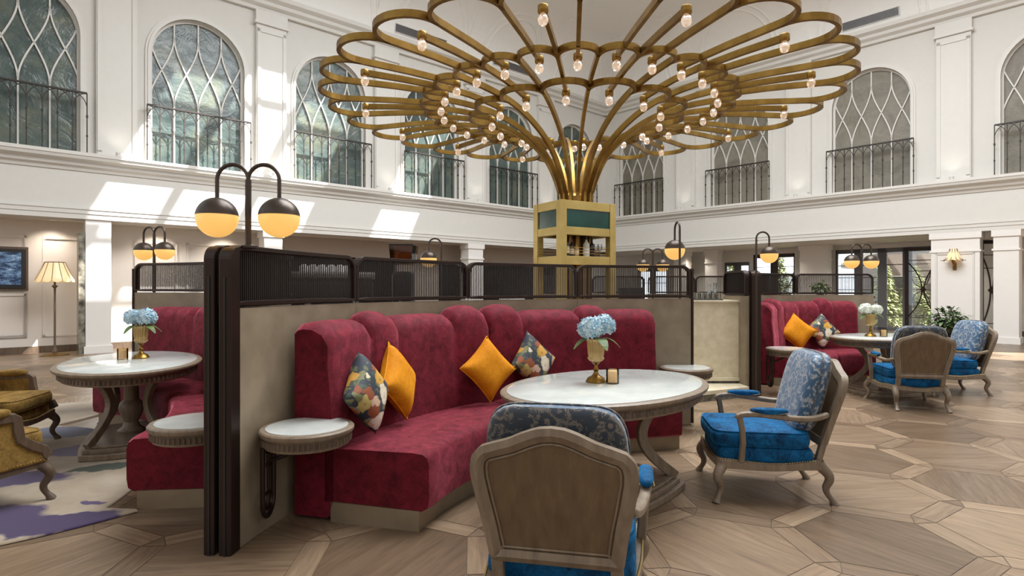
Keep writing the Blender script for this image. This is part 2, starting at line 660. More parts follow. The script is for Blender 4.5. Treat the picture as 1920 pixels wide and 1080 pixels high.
LC = [2.06 + 3.345 * k for k in (-1, 0, 1, 2, 3, 4)]
RC = [1.65 + 3.98 * k for k in (0, 1, 2, 3)]
upper_wall('wall_left', L, -4.5, 17.75, LC)
upper_wall('wall_right', W, -0.15, 17.0, RC)


def sweep_wall(mb, fr, t0, t1, prof):
    """moulding profile of (n, z) pairs carried straight along a wall"""
    return mb.loft([[fr(t0, n, z) for n, z in prof], [fr(t1, n, z) for n, z in prof]])


CORNICE = [(-0.2, Z_COR0 - 0.02), (0.03, Z_COR0), (0.05, Z_COR0 + 0.06), (0.12, Z_COR0 + 0.10), (0.14, Z_COR0 + 0.17), (0.26, Z_COR0 + 0.22),
           (0.28, Z_COR1 - 0.08), (0.30, Z_COR1 - 0.07), (0.30, Z_COR1), (-0.2, Z_COR1)]
FASCIA = [(-0.3, Z_FASC), (0.0, Z_FASC), (0.0, Z_COR0), (-0.3, Z_COR0)]
ARCHI = [(-0.35, Z_SOF), (0.02, Z_SOF), (0.02, Z_SOF + 0.10), (0.04, Z_SOF + 0.11), (0.04, Z_SOF + 0.19), (0.06, Z_SOF + 0.20), (0.06, Z_FASC), (-0.35, Z_FASC)]
TOPCOR = [(-0.2, Z_TOP), (-0.02, Z_TOP), (0.0, Z_TOP + 0.08), (0.10, Z_TOP + 0.14), (0.12, Z_TOP + 0.22), (0.24, Z_TOP + 0.28), (0.26, Z_TOP + 0.38), (-0.2, Z_TOP + 0.38)]
k = 0
for fr, a, b in ((L, -4.5, 17.75), (W, -0.15, 17.0)):
    for prof, mat in ((CORNICE, 'white_trim'), (FASCIA, 'white_wall'), (ARCHI, 'white_trim'), (TOPCOR, 'white_trim')):
        k += 1
        mb = MB(); sweep_wall(mb, fr, a, b, prof)
        struct(mb.build('trim_%d' % k, mat))


def pilaster(fr, c, i):
    mb = MB()
    def bx(a, b, n0, n1, z0, z1):
        mb.loft([[fr(a, n0, z0), fr(b, n0, z0), fr(b, n1, z0), fr(a, n1, z0)], [fr(a, n0, z1), fr(b, n0, z1), fr(b, n1, z1), fr(a, n1, z1)]])
    w = 0.38
    bx(c - w, c + w, -0.14, 0.0, Z_COR1 - 0.05, Z_TOP)
    for a, b in ((c - w + 0.02, c - w + 0.10), (c + w - 0.10, c + w - 0.02)):
        bx(a, b, -0.01, 0.025, Z_COR1 + 0.1, Z_TOP - 0.48)
    bx(c - w + 0.02, c + w - 0.02, -0.01, 0.025, Z_TOP - 0.56, Z_TOP - 0.46)
    bx(c - w + 0.02, c + w - 0.02, -0.01, 0.025, Z_COR1 + 0.02, Z_COR1 + 0.14)
    bx(c - w - 0.05, c + w + 0.05, -0.12, 0.06, Z_TOP - 0.36, Z_TOP - 0.30)
    bx(c - w - 0.02, c + w + 0.02, -0.12, 0.03, Z_TOP - 0.30, Z_TOP)
    bx(c - w - 0.04, c + w + 0.04, -0.12, 0.05, Z_COR1 - 0.05, Z_COR1 + 0.05)
    struct(mb.build('pilaster', 'white_trim'))


for i, c in enumerate(LC): pilaster(L, c - 1.6725, i)
for i, c in enumerate(RC): pilaster(W, c + 1.99, i)


# ------------------------------------------------------------------ arched windows and their railings
def arched_window(fr, c, idx, pane):
    h = WIN_W / 2
    n = -0.12 - 0.16
    seg = 24
    out = [(c + h, Z_COR1)] + [(c + h * math.cos(PI * i / seg), WIN_SPRING + h * math.sin(PI * i / seg)) for i in range(seg + 1)] + [(c - h, Z_COR1)]
    root = bpy.data.objects.new('window_%d' % idx, None); COL.objects.link(root); struct(root)
    # outer moulding round the opening and inner sash
    mb = MB()
    def ring(out, nf, w, d):
        rings = []
        cz = WIN_SPRING
        for a, z in out:
            if z > cz:
                dx, dz = (a - c) / h, (z - cz) / h
            else:
                dx, dz = (1 if a > c else -1), 0
            rings.append([fr(a + dx * w, nf, z + dz * w), fr(a + dx * w, nf + d, z + dz * w), fr(a - 0.01 * dx, nf + d, z - 0.01 * dz), fr(a - 0.01 * dx, nf, z - 0.01 * dz)])
        mb.loft(rings)
    ring(out, -0.13, 0.10, 0.045)
    ring(out, -0.13, 0.05, 0.07)
    mb.build('window_frame', 'white_trim', root)
    m2 = MB()
    s = 0.02
    def bar(p, q=None, w=0.030, d=0.05):
        pts = [fr(a, n + 0.03, z) for a, z in p]
        nrm = (fr(0, 1, 0) - fr(0, 0, 0))
        m2.sweep(pts, [(-w / 2, -d / 2), (w / 2, -d / 2), (w / 2, d / 2), (-w / 2, d / 2)], up=nrm)
    def top_at(x):
        dx = min(1.0, abs(x - c) / h)
        return WIN_SPRING + h * math.sqrt(max(0, 1 - dx * dx))
    q = WIN_W / 4
    zb, zt = 5.72, 7.36
    for j in (-1, 0, 1):
        bar([(c + j * q, Z_COR1), (c + j * q, zb)])
        bar([(c + j * q, zt), (c + j * q, top_at(c + j * q) + 0.02)])
    for j in (-2, -1, 0, 1, 2):
        for sg in (-1, 1):
            if abs(j + sg) > 2: continue
            pts = []
            for i in range(13):
                u = i / 12
                x = c + q * (j + sg * smooth01(u)); z = lerp(zb, zt, u)
                if z > top_at(x) + 0.02: break
                pts.append((x, z))
            if len(pts) > 1: bar(pts)
    # sash edge
    rings = []
    for a, z in out:
        if z > WIN_SPRING: dx, dz = (a - c) / h, (z - WIN_SPRING) / h
        else: dx, dz = (1 if a > c else -1), 0
        rings.append([fr(a, n, z), fr(a, n + 0.06, z), fr(a - dx * 0.06, n + 0.06, z - dz * 0.06), fr(a - dx * 0.06, n, z - dz * 0.06)])
    m2.loft(rings)
    m2.build('lattice', 'white_trim', root)
    m3 = MB()
    m3.loft([[fr(a, n + 0.005, z) for a, z in out], [fr(a, n - 0.02, z) for a, z in out]])
    m3.build('pane', pane, root)
    return root


WL_NAMES = ['at the left picture edge', 'left of the lamp pair', 'behind the brass petals on the left', 'fourth along the left wall', 'fifth along the left wall', 'next to the room corner']


def railing(fr, c, label):
    org = fr(c, 0.10, Z_COR1)
    d = (fr(1, 0, 0) - fr(0, 0, 0))
    o = thing('balcony_railing', label, 'railing', org, math.atan2(d.y, d.x), 'wrought iron window railings')
    w = 1.12; H = 1.30
    MB().box((0, 0, H), (2 * w, 0.05, 0.035)).build('handrail', 'black_iron', o)
    n = 9
    st = 2 * w / n
    bal = MB().box((0, 0, H / 2), (0.022, 0.022, H)).box((0, 0, H * 0.62), (0.04, 0.04, 0.05)).box((0, 0, H * 0.3), (0.035, 0.035, 0.04))
    first = None
    for i in range(n + 1):
        x = -w + i * st
        if first is None:
            first = bal.build('baluster', 'black_iron', o); first.location.x = x
        else:
            cc = first.copy(); COL.objects.link(cc); cc.parent = o; cc.location.x = x
    tr = MB()
    for i in range(n + 1):
        for sg in (-1, 1):
            j = i + sg
            x0 = -w + i * st
            if not 0 <= j <= n: continue
            pts = []
            for k_ in range(9):
                u = k_ / 8
                a = u * PI / 2
                pts.append((x0 + sg * st * (1 - math.cos(a)), 0, H - 0.34 + 0.33 * math.sin(a)))
            tr.tube(pts, 0.009, 5)
    tr.build('tracery', 'black_iron', o)
    return o


idx = 0
lab_l = ['iron railing before the arched window cut off by the left picture edge', 'iron railing below the arched window directly above the twin lamp on the partition',
         'iron railing of the arched window third from the left picture edge', 'iron railing of the fourth arched window on the left wall',
         'iron railing of the fifth arched window, just left of the brass tower', 'narrow looking iron railing behind the brass stems, beside the room corner']
for c, lb in zip(LC, lab_l):
    idx += 1
    arched_window(L, c, idx, 'pane_left')
    railing(L, c, lb)
lab_r = ['iron railing of the first arched window right of the brass tower', 'iron railing of the second arched window on the right wall, half under the brass petals',
         'iron railing of the large arched window below the grey ceiling grille', 'iron railing of the arched window cut off by the right picture edge']
for c, lb in zip(RC, lab_r):
    idx += 1
    arched_window(W, c, idx, 'pane_right')
    railing(W, c, lb)


# ------------------------------------------------------------------ ceiling: coved edge, flat top with a skylight
COVE, Z_CEIL = 1.6, 10.9


def cove(fr, t0, t1, name):
    mb = MB()
    z0 = Z_TOP + 0.36
    def fn(u, v):
        a = v * PI / 2
        return fr(lerp(t0, t1, u), -0.1 + COVE * (1 - math.cos(a)), z0 + (Z_CEIL - z0) * math.sin(a))
    mb.grid(fn, 1, 16)
    # raised ribs that run up the cove
    o = struct(mb.build(name, 'ceiling', smooth='all'))
    return o


cove(L, -4.5, 17.9, 'ceiling_cove')
cove(W, -0.3, 17.0, 'ceiling_cove')
ribs = MB()
for fr, cs in ((L, [c - 1.6725 for c in LC]), (W, [c + 1.99 for c in RC])):
    for c in cs:
        pts = []
        for i in range(17):
            a = i / 16 * PI / 2
            z0 = Z_TOP + 0.36
            pts.append(fr(c, -0.1 + COVE * (1 - math.cos(a)) + 0.0, z0 + (Z_CEIL - z0) * math.sin(a)))
        ribs.sweep(pts, [(-0.30, -0.03), (0.30, -0.03), (0.30, 0.03), (-0.30, 0.03)], up=(fr(1, 0, 0) - fr(0, 0, 0)).cross(Vector((0, 0, 1))))
struct(ribs.build('trim_9', 'ceiling'))
# arched groins that spring over the windows near the corner
gro = MB()
for fr, cs in ((L, LC), (W, RC)):
    for c in cs:
        for rr in (1.25, 1.42):
            pts = []
            for i in range(21):
                a = PI * i / 20
                x, hh = rr * math.cos(a), rr * 1.25 * math.sin(a)
                ang = min(1.0, hh / 2.3) * PI / 2
                z0 = Z_TOP + 0.36
                pts.append(fr(c + x, -0.1 + COVE * (1 - math.cos(ang)), z0 + (Z_CEIL - z0) * math.sin(ang)))
            gro.tube(pts, 0.03, 6)
struct(gro.build('trim_10', 'ceiling'))

# flat ceiling as slabs that leave the glazed bays open; (t, n) in the left wall's frame
ceil = MB()
def slab(t0, t1, n0, n1, z0=Z_CEIL, z1=Z_CEIL + 0.12):
    ceil.loft([[L(t0, n0, z0), L(t1, n0, z0), L(t1, n1, z0), L(t0, n1, z0)], [L(t0, n0, z1), L(t1, n0, z1), L(t1, n1, z1), L(t0, n1, z1)]])
SN0, SN1 = 2.60, 6.5
slab(-4.5, 18.5, COVE - 0.3, SN0)
slab(-4.5, 3.6, SN0, SN1)
slab(3.6, 3.95, 5.4, SN1)  # unseen corner piece added to trim the sun on the panelled wall
slab(8.25, 10.3, SN0, SN1)
slab(11.6, 18.5, SN0, SN1)
slab(-9.0, 18.5, SN1, 27.5)  # unseen stretch carried far back to keep the sun off the booths
struct(ceil.build('ceiling', 'ceiling'))
bars = MB()
for t in (5.0, 6.7):
    bars.loft([[L(t - 0.1, SN0, Z_CEIL), L(t + 0.1, SN0, Z_CEIL), L(t + 0.1, SN0, Z_CEIL + 0.2), L(t - 0.1, SN0, Z_CEIL + 0.2)],
               [L(t - 0.1, SN1, Z_CEIL), L(t + 0.1, SN1, Z_CEIL), L(t + 0.1, SN1, Z_CEIL + 0.2), L(t - 0.1, SN1, Z_CEIL + 0.2)]])
for n_ in (3.20, 5.65):
    bars.loft([[L(3.6, n_ - 0.06, Z_CEIL), L(3.6, n_ + 0.06, Z_CEIL), L(3.6, n_ + 0.06, Z_CEIL + 0.12), L(3.6, n_ - 0.06, Z_CEIL + 0.12)],
               [L(11.6, n_ - 0.06, Z_CEIL), L(11.6, n_ + 0.06, Z_CEIL), L(11.6, n_ + 0.06, Z_CEIL + 0.12), L(11.6, n_ - 0.06, Z_CEIL + 0.12)]])
struct(bars.build('window_11', 'grey_metal'))


def ceiling_vent(fr, c, length, label):
    ang = R(11)
    z0 = Z_TOP + 0.36
    p = fr(c, -0.1 + COVE * (1 - math.cos(ang)) + 0.02, z0 + (Z_CEIL - z0) * math.sin(ang))
    d = fr(1, 0, 0) - fr(0, 0, 0)
    nn = fr(0, 1, 0) - fr(0, 0, 0)
    up = Vector((0, 0, 1)) + nn * 0.15
    o = thing('ceiling_vent', label, 'vent', (0, 0, 0), 0, 'ceiling grilles')
    MB().box(p, (length, 0.26, 0.03), axes=(d, up, d.cross(up))).build('vent_frame', 'white_trim', o)
    g = MB()
    for i in range(6):
        g.box(p + up.normalized() * (-0.095 + 0.038 * i) + nn * 0.025, (length - 0.06, 0.022, 0.03), axes=(d, up, d.cross(up)))
    g.build('grille', 'grey_metal', o)


ceiling_vent(W, on_wall(1628, PR, DR, NR, 0.1), 1.5, 'grey linear air grille above the right wall cornice, by the arched window')
ceiling_vent(L, on_wall(795, PL, DL, NL, 0.1), 1.9, 'grey linear air grille above the left wall cornice, seen through the brass petals')
ceiling_vent(L, on_wall(968, PL, DL, NL, 0.1), 1.9, 'grey linear air grille nearest the room corner above the left cornice')

# ------------------------------------------------------------------ left lower side: panelled wall, columns, dark recess
NW = -0.95
mb = MB()
mb.loft([[L(-4.5, NW, 0), L(4.2, NW, 0), L(4.2, NW - 0.2, 0), L(-4.5, NW - 0.2, 0)], [L(-4.5, NW, 3.0), L(4.2, NW, 3.0), L(4.2, NW - 0.2, 3.0), L(-4.5, NW - 0.2, 3.0)]])
struct(mb.build('wall_aisle', 'aisle_wall'))
mb = MB()
def frame_on(fr, a, b, z0, z1, n, w=0.05, d=0.03):
    for (x0, x1, y0, y1) in ((a, b, z0, z0 + w), (a, b, z1 - w, z1), (a, a + w, z0, z1), (b - w, b, z0, z1)):
        mb.loft([[fr(x0, n, y0), fr(x1, n, y0), fr(x1, n + d, y0), fr(x0, n + d, y0)], [fr(x0, n, y1), fr(x1, n, y1), fr(x1, n + d, y1), fr(x0, n + d, y1)]])
for a, b in ((-3.6, -2.4), (-2.25, -1.12), (-0.86, -0.18), (0.85, 1.75), (1.95, 2.75), (2.95, 3.75)):
    frame_on(L, a, b, 0.35, 2.55, NW)
frame_on(L, -2.25, -1.12, 0.35, 1.3, NW)
struct(mb.build('trim_11', 'aisle_wall'))
mb = MB()
sweep_wall(mb, L, -4.5, 4.2, [(NW, 0), (NW + 0.03, 0), (NW + 0.03, 0.15), (NW, 0.15)])
struct(mb.build('baseboard_left', 'dark_wood'))
# soffit of the left side
mb = MB()
sweep_wall(mb, L, -4.5, 18.2, [(-4.2, Z_SOF), (-0.3, Z_SOF), (-0.3, Z_SOF + 0.1), (-4.2, Z_SOF + 0.1)])
struct(mb.build('ceiling_left', 'aisle_wall'))
# lintel and dark back of the deep recess
mb = MB()
sweep_wall(mb, L, 4.2, 18.2, [(-1.3, 2.36), (-1.1, 2.36), (-1.1, Z_SOF), (-1.3, Z_SOF)])
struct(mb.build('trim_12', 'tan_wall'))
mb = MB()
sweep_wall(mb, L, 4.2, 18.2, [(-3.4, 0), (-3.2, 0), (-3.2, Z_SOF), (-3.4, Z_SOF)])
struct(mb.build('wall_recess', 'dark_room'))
mb = MB()
for p0_, p1_ in ((745, 822), (868, 905)):
    a, b = on_wall(p0_, PL, DL, NL, -1.1), on_wall(p1_, PL, DL, NL, -1.1)
    mb.loft([[L(a, -1.3, 0), L(b, -1.3, 0), L(b, -1.1, 0), L(a, -1.1, 0)], [L(a, -1.3, 2.4), L(b, -1.3, 2.4), L(b, -1.1, 2.4), L(a, -1.1, 2.4)]])
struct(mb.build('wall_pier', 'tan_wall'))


def column(fr, c, w, n, name='column', mat='column', d=0.42, cap=True):
    mb = MB()
    def bx(a, b, n0, n1, z0, z1):
        mb.loft([[fr(a, n0, z0), fr(b, n0, z0), fr(b, n1, z0), fr(a, n1, z0)], [fr(a, n0, z1), fr(b, n0, z1), fr(b, n1, z1), fr(a, n1, z1)]])
    bx(c - w / 2, c + w / 2, n - d, n, 0, Z_SOF)
    if cap:
        bx(c - w / 2 - 0.04, c + w / 2 + 0.04, n - d, n + 0.04, Z_SOF - 0.16, Z_SOF)
        bx(c - w / 2 - 0.03, c + w / 2 + 0.03, n - d, n + 0.03, Z_SOF - 0.52, Z_SOF - 0.47)
    bx(c - w / 2 - 0.03, c + w / 2 + 0.03, n - d, n + 0.03, 0, 0.16)
    return struct(mb.build(name, mat))


column(L, 0.05, 0.46, -0.02, cap=False)
column(L, 3.78, 0.46, -0.02)
column(L, 10.45, 0.62, -0.02)
mb = MB()
sweep_wall(mb, L, -0.30, -0.19, [(-0.4, 0), (-0.03, 0), (-0.03, 2.6), (-0.4, 2.6)])
struct(mb.build('trim_13', 'dark_marble'))  # dark strip put in for the shading on the column's side

# ------------------------------------------------------------------ right lower side: piers, glazed doors, soffit
NO = -3.2
def so(px): return on_wall(px, PR, DR, NR, NO)
mb = MB()
sweep_wall(mb, W, -4.5, 17.0, [(-3.4, Z_SOF), (-0.3, Z_SOF), (-0.3, Z_SOF + 0.1), (-3.4, Z_SOF + 0.1)])
struct(mb.build('ceiling_right', 'white_trim'))
mb = MB()
def wall_piece(a, b, z0, z1):
    mb.loft([[W(a, NO - 0.25, z0), W(b, NO - 0.25, z0), W(b, NO, z0), W(a, NO, z0)], [W(a, NO - 0.25, z1), W(b, NO - 0.25, z1), W(b, NO, z1), W(a, NO, z1)]])
holes = [(1196, 1250, 0.0, 2.3), (1358, 1405, 0.0, 2.45), (1412, 1490, 0.0, 2.72), (1566, 1750, 0.0, 2.76)]
cur = -4.5
for a, b, z0, z1 in holes:
    wall_piece(cur, so(a), 0, Z_SOF)
    wall_piece(so(a), so(b), z1, Z_SOF)
    cur = so(b)
wall_piece(cur, 17.0, 0, Z_SOF)
struct(mb.build('wall_garden', 'white_wall'))
for px, w in ((1275, 0.55), (1333, 0.5)):
    column(W, on_wall(px, PR, DR, NR, -2.0), w, -2.0)
column(W, on_wall(1525, PR, DR, NR, -2.2), 0.9, -2.2)
column(W, on_wall(1790, PR, DR, NR, 0.0), 1.05, -0.02, d=0.5)
column(W, on_wall(1886, PR, DR, NR, 0.0), 0.5, -0.02, d=0.6)
mb = MB()
c1790 = on_wall(1790, PR, DR, NR, 0.0)
frame_on(W, c1790 - 0.42, c1790 + 0.42, 0.4, 2.36, -0.02, 0.04, 0.025)
struct(mb.build('trim_14', 'white_trim'))
mb = MB()
for fr, a, b, n in ((W, so(1752), 17.0, NO + 0.03), ):
    sweep_wall(mb, fr, a, b, [(n - 0.03, 0), (n, 0), (n, 0.16), (n - 0.03, 0.16)])
struct(mb.build('baseboard_right', 'dark_wood'))


def glazed(name, px0, px1, z1, leaves, rows, ornate=(), mat='grey_metal'):
    """tall glazed door set in the garden wall: frame, panes, glazing bars"""
    a0, a1 = so(px0), so(px1)
    root = bpy.data.objects.new(name, None); COL.objects.link(root); struct(root)
    fr_ = MB(); gl = MB(); ba = MB()
    n = NO - 0.1
    def bx(m, a, b, z0, z1_, d=0.06):
        m.loft([[W(a, n - d / 2, z0), W(b, n - d / 2, z0), W(b, n + d / 2, z0), W(a, n + d / 2, z0)], [W(a, n - d / 2, z1_), W(b, n - d / 2, z1_), W(b, n + d / 2, z1_), W(a, n + d / 2, z1_)]])
    bx(fr_, a0, a1, z1 - 0.14, z1, 0.1); bx(fr_, a0, a1, 0, 0.1, 0.1)
    st = (a1 - a0) / leaves
    for i in range(leaves + 1):
        x = a0 + i * st
        w = 0.06 if i in (0, leaves) else 0.13
        bx(fr_, x - w, x + w, 0, z1, 0.1)
    for i in range(leaves):
        x0, x1 = a0 + i * st + 0.08, a0 + (i + 1) * st - 0.08
        bx(gl, x0, x1, 0.1, z1 - 0.14, 0.012)
        for r in range(1, rows):
            z = 0.1 + (z1 - 0.24) * r / rows
            bx(ba, x0, x1, z - 0.012, z + 0.012, 0.03)
        if i in ornate:
            xm = (x0 + x1) / 2
            for sg, cz in ((1, 0.75), (-1, 2.0)):
                pts = [W(xm + (x1 - x0) * 0.48 * math.cos(PI * q / 14), n, cz + sg * 0.55 * math.sin(PI * q / 14)) for q in range(15)]
                ba.tube(pts, 0.016, 6)
    fr_.build('door_frame', mat, root); gl.build('pane', 'glass', root); ba.build('glazing_bars', 'brown_metal', root)
    return root


glazed('window_12', 1196, 1250, 2.3, 2, 4)
glazed('window_13', 1358, 1405, 2.45, 2, 5)
glazed('door_1', 1412, 1490, 2.72, 2, 7, (0, 1), 'brown_metal')
glazed('door_2', 1566, 1750, 2.76, 4, 6, (3,))


def door_leaf(name, p, d, w, h):
    """single open leaf of dark metal with crossed glazing bars"""
    root = bpy.data.objects.new(name, None); COL.objects.link(root); struct(root)
    root.location = p; root.rotation_euler = (0, 0, math.atan2(d.y, d.x))
    f = MB()
    for x in (0.05, w - 0.05): f.box((x, 0, h / 2), (0.1, 0.05, h))
    for z in (0.06, h - 0.05): f.box((w / 2, 0, z), (w, 0.05, 0.1))
    f.build('door_frame', 'brown_metal', root)
    MB().box((w / 2, 0, h / 2), (w - 0.15, 0.012, h - 0.15)).build('pane', 'glass', root)
    b = MB()
    for z in (0.45, h - 0.75, h - 0.4): b.box((w / 2, 0, z), (w - 0.12, 0.03, 0.02))
    for sg in (-1, 1):
        pts = [(w / 2 + sg * (0.03 + (w / 2 - 0.12) * (abs(q - 8) / 8) ** 2), 0, h / 2 + (q - 8) * 0.11) for q in range(17)]
        b.tube(pts, 0.02, 6)
    b.box((w / 2, 0, h / 2), (0.14, 0.03, 0.14), 0, axes=((1, 0, 1), (0, 1, 0), (-1, 0, 1)))
    b.build('glazing_bars', 'brown_metal', root)


p0 = W(on_wall(1836, PR, DR, NR, -0.5), -0.5, 0.02)
door_leaf('door_3', p0, Vector((1, -0.12, 0)), 0.62, 2.68)
p0 = W(so(1697), NO + 0.02, 0.02)
door_leaf('door_4', p0, (at(1747, p0.y - 0.55) - p0), 1.0, 2.7)
# ------------------------------------------------------------------ booths: partitions with rod screens, banquettes
Z_MESH0, Z_MESH1 = 1.315, 1.642


def partition(name, label, path_fn, panels, out=0.065, lift=(0, 0, 0, 0, 0), end_round=(True, True)):
    """path_fn(u) -> (point, outward normal); panels: list of (u0, u1)"""
    o = thing(name, label, 'partition')
    for pi, (u0, u1) in enumerate(panels):
        dz = lift[pi]
        n = 14
        us = [lerp(u0, u1, i / n) for i in range(n + 1)]
        P = [path_fn(u) for u in us]
        g = 0.002
        ln = sum((P[i + 1][0] - P[i][0]).length for i in range(n))
        # upholstered base panel
        ring = []
        for p, nn in P:
            ring.append([p + nn * 0.008, p + nn * (out - 0.008), p + nn * (out - 0.008) + Vector((0, 0, Z_MESH0 + dz - 0.005)), p + nn * 0.008 + Vector((0, 0, Z_MESH0 + dz - 0.005))])
        MB().loft(ring).build('panel', 'leather', o, bevel=0.004)
        # rounded metal frame of the screen
        zb, zt, rc = Z_MESH0 + dz, Z_MESH1 + dz, 0.085
        pts = []
        def pos(s, z):
            u = lerp(u0, u1, min(1, max(0, s / ln)))
            p, nn = path_fn(u)
            return p + nn * (out / 2) + Vector((0, 0, z)), nn
        e = 0.014
        loop = [(e, zb + 0.02), (e, zt - rc)]
        loop += [(e + rc - rc * math.cos(a * PI / 12), zt - rc + rc * math.sin(a * PI / 12) - 0.0) for a in range(1, 7)]
        loop += [(lerp(rc + e, ln - rc - e, i / 10), zt) for i in range(1, 10)]
        loop += [(ln - e - rc + rc * math.sin(a * PI / 12), zt - rc + rc * math.cos(a * PI / 12)) for a in range(0, 7)]
        loop += [(ln - e, zb + 0.02)]
        loop += [(lerp(ln - e, e, i / 10), zb + 0.02) for i in range(1, 10)]
        rings = []
        m = len(loop)
        for i in range(m):
            s, z = loop[i]
            p, nn = pos(s, z)
            a, b = loop[i - 1], loop[(i + 1) % m]
            pa, pb = pos(*a)[0], pos(*b)[0]
            t = (pb - pa).normalized()
            side = t.cross(nn).normalized()
            w, d = 0.014, out / 2
            rings.append([p + side * w + nn * d, p - side * w + nn * d, p - side * w - nn * d, p + side * w - nn * d])
        fr_ = MB().loft(rings, cap=False, closed=True).build('screen_frame', 'brown_metal', o, bevel=0.004)
        # rods
        rods = MB()
        k = int(ln / 0.019)
        for i in range(1, k):
            s = ln * i / k
            top = zt
            d = min(s, ln - s) - e
            if d < rc: top = zt - rc + math.sqrt(max(0, rc * rc - (rc - max(0, d)) ** 2))
            p, nn = pos(s, 0)
            u = lerp(u0, u1, s / ln)
            t = Vector((-nn.y, nn.x, 0))
            rods.box(p + Vector((0, 0, (zb + top) / 2)), (0.0065, 0.008, top - zb), axes=(t, nn, (0, 0, 1)))
        rods.build('rods', 'brown_rod', fr_)
    return o


def end_post(o, p, nn, t, out, h, label=None):
    """dark upright that caps the end of a partition, rounded at the top"""
    mb = MB()
    r = 0.07
    prof = [(0, 0), (0.09, 0), (0.09, h), (r, h)] + [(r - r * math.sin(a * PI / 12), h - r + r * math.cos(a * PI / 12)) for a in range(1, 7)]
    mb.loft([[p + t * a + nn * 0.0 + Vector((0, 0, z)) for a, z in prof], [p + t * a + nn * out + Vector((0, 0, z)) for a, z in prof]])
    mb.build('end_post', 'brown_metal', o, bevel=0.006)
    g = MB().box(p + t * -0.001 + nn * (out * 0.5) + Vector((0, 0, h * 0.45)), (0.006, 0.012, h * 0.9), axes=(t, nn, (0, 0, 1)))
    g.build('shadow_gap', 'black', o)


# main booth: quarter ring round C0
C0, R0 = Vector((1.74, 2.77, 0)), 3.24
A0, A1 = 174.3, 87.9
def path_main(u):
    a = R(lerp(A0, A1, u))
    d = Vector((math.cos(a), math.sin(a), 0))
    return C0 + d * R0, d
pm = partition('booth_partition', 'curved beige partition with dark rod screens behind the red sofa in the middle', path_main, [(0.0, 0.25), (0.25, 0.5), (0.5, 0.75), (0.75, 1.0)])
p, nn = path_main(0)
t = (path_main(0.02)[0] - p).normalized()
end_post(pm, p - t * 0.03 - nn * 0.002, nn, t, 0.069, Z_MESH1)
p, nn = path_main(1)
MB().box(p + nn * 0.0325 + Vector((0.012, 0, 0.82)), (0.02, 0.07, 1.60), axes=((1, 0, 0), (0, 1, 0), (0, 0, 1))).build('end_trim', 'brown_metal', pm)

# left booth, mirrored about the shared end
C1, R1 = Vector((-5.13, 3.45, 0)), 3.51
B0, B1 = -5.6, 79.8
def path_left(u):
    a = R(lerp(B0, B1, u))
    d = Vector((math.cos(a), math.sin(a), 0))
    return C1 + d * R1, d
pl = partition('booth_partition', 'curved partition with rod screen at the left, behind the table with the hydrangea vase', path_left, [(0.0, 0.25), (0.25, 0.5), (0.5, 0.75), (0.75, 1.0)], lift=(0, 0.03, 0.05, 0.06))
p, nn = path_left(0)
t = (path_left(0.02)[0] - p).normalized()
end_post(pl, p - t * 0.03, nn, t, 0.062, Z_MESH1 + 0.004)
p, nn = path_left(1)
MB().box(p + nn * 0.0325 + Vector((-0.012, 0, 0.84)), (0.02, 0.07, 1.62), axes=((1, 0, 0), (0, 1, 0), (0, 0, 1))).build('end_trim', 'brown_metal', pl)

# right booth
C2, R2 = Vector((5.22, 7.60, 0)), 1.95
D0, D1 = 179.0, 70.0
def path_right(u):
    a = R(lerp(D0, D1, u))
    d = Vector((math.cos(a), math.sin(a), 0))
    return C2 + d * R2, d
pr = partition('booth_partition', 'curved partition with rod screens behind the far red sofa by the glazed garden doors', path_right, [(0.0, 0.33), (0.33, 0.66), (0.66, 1.0)])
p, nn = path_right(0)
t = (path_right(0.02)[0] - p).normalized()
end_post(pr, p - t * 0.03, nn, t, 0.12, Z_MESH1)
# plain partition panel standing beside it, towards the bar
q0 = p + nn * 0.13
def path_stub(u):
    return q0 + Vector((-0.02, 1, 0)) * (0.02 + 0.75 * u), Vector((-1, -0.02, 0))
ps = partition('booth_partition', 'short straight partition panel with dark rod screen beside the cream bar end', path_stub, [(0.0, 1.0)])

# low screens on the far side of the bar
def straight(a, b):
    a, b = Vector(a), Vector(b)
    d = (b - a).normalized()
    nrm = Vector((-d.y, d.x, 0))
    return lambda u: (a.lerp(b, u), nrm)
partition('booth_partition', 'far straight partition with two rod screens beyond the brass bar tower', straight((0.5, 10.9, 0), (2.6, 11.35, 0)), [(0.0, 0.5), (0.5, 1.0)])
partition('booth_partition', 'far straight partition seen between the middle booth and the cream bar end', straight((2.66, 11.35, 0), (4.8, 11.1, 0)), [(0.0, 0.42), (0.42, 1.0)])


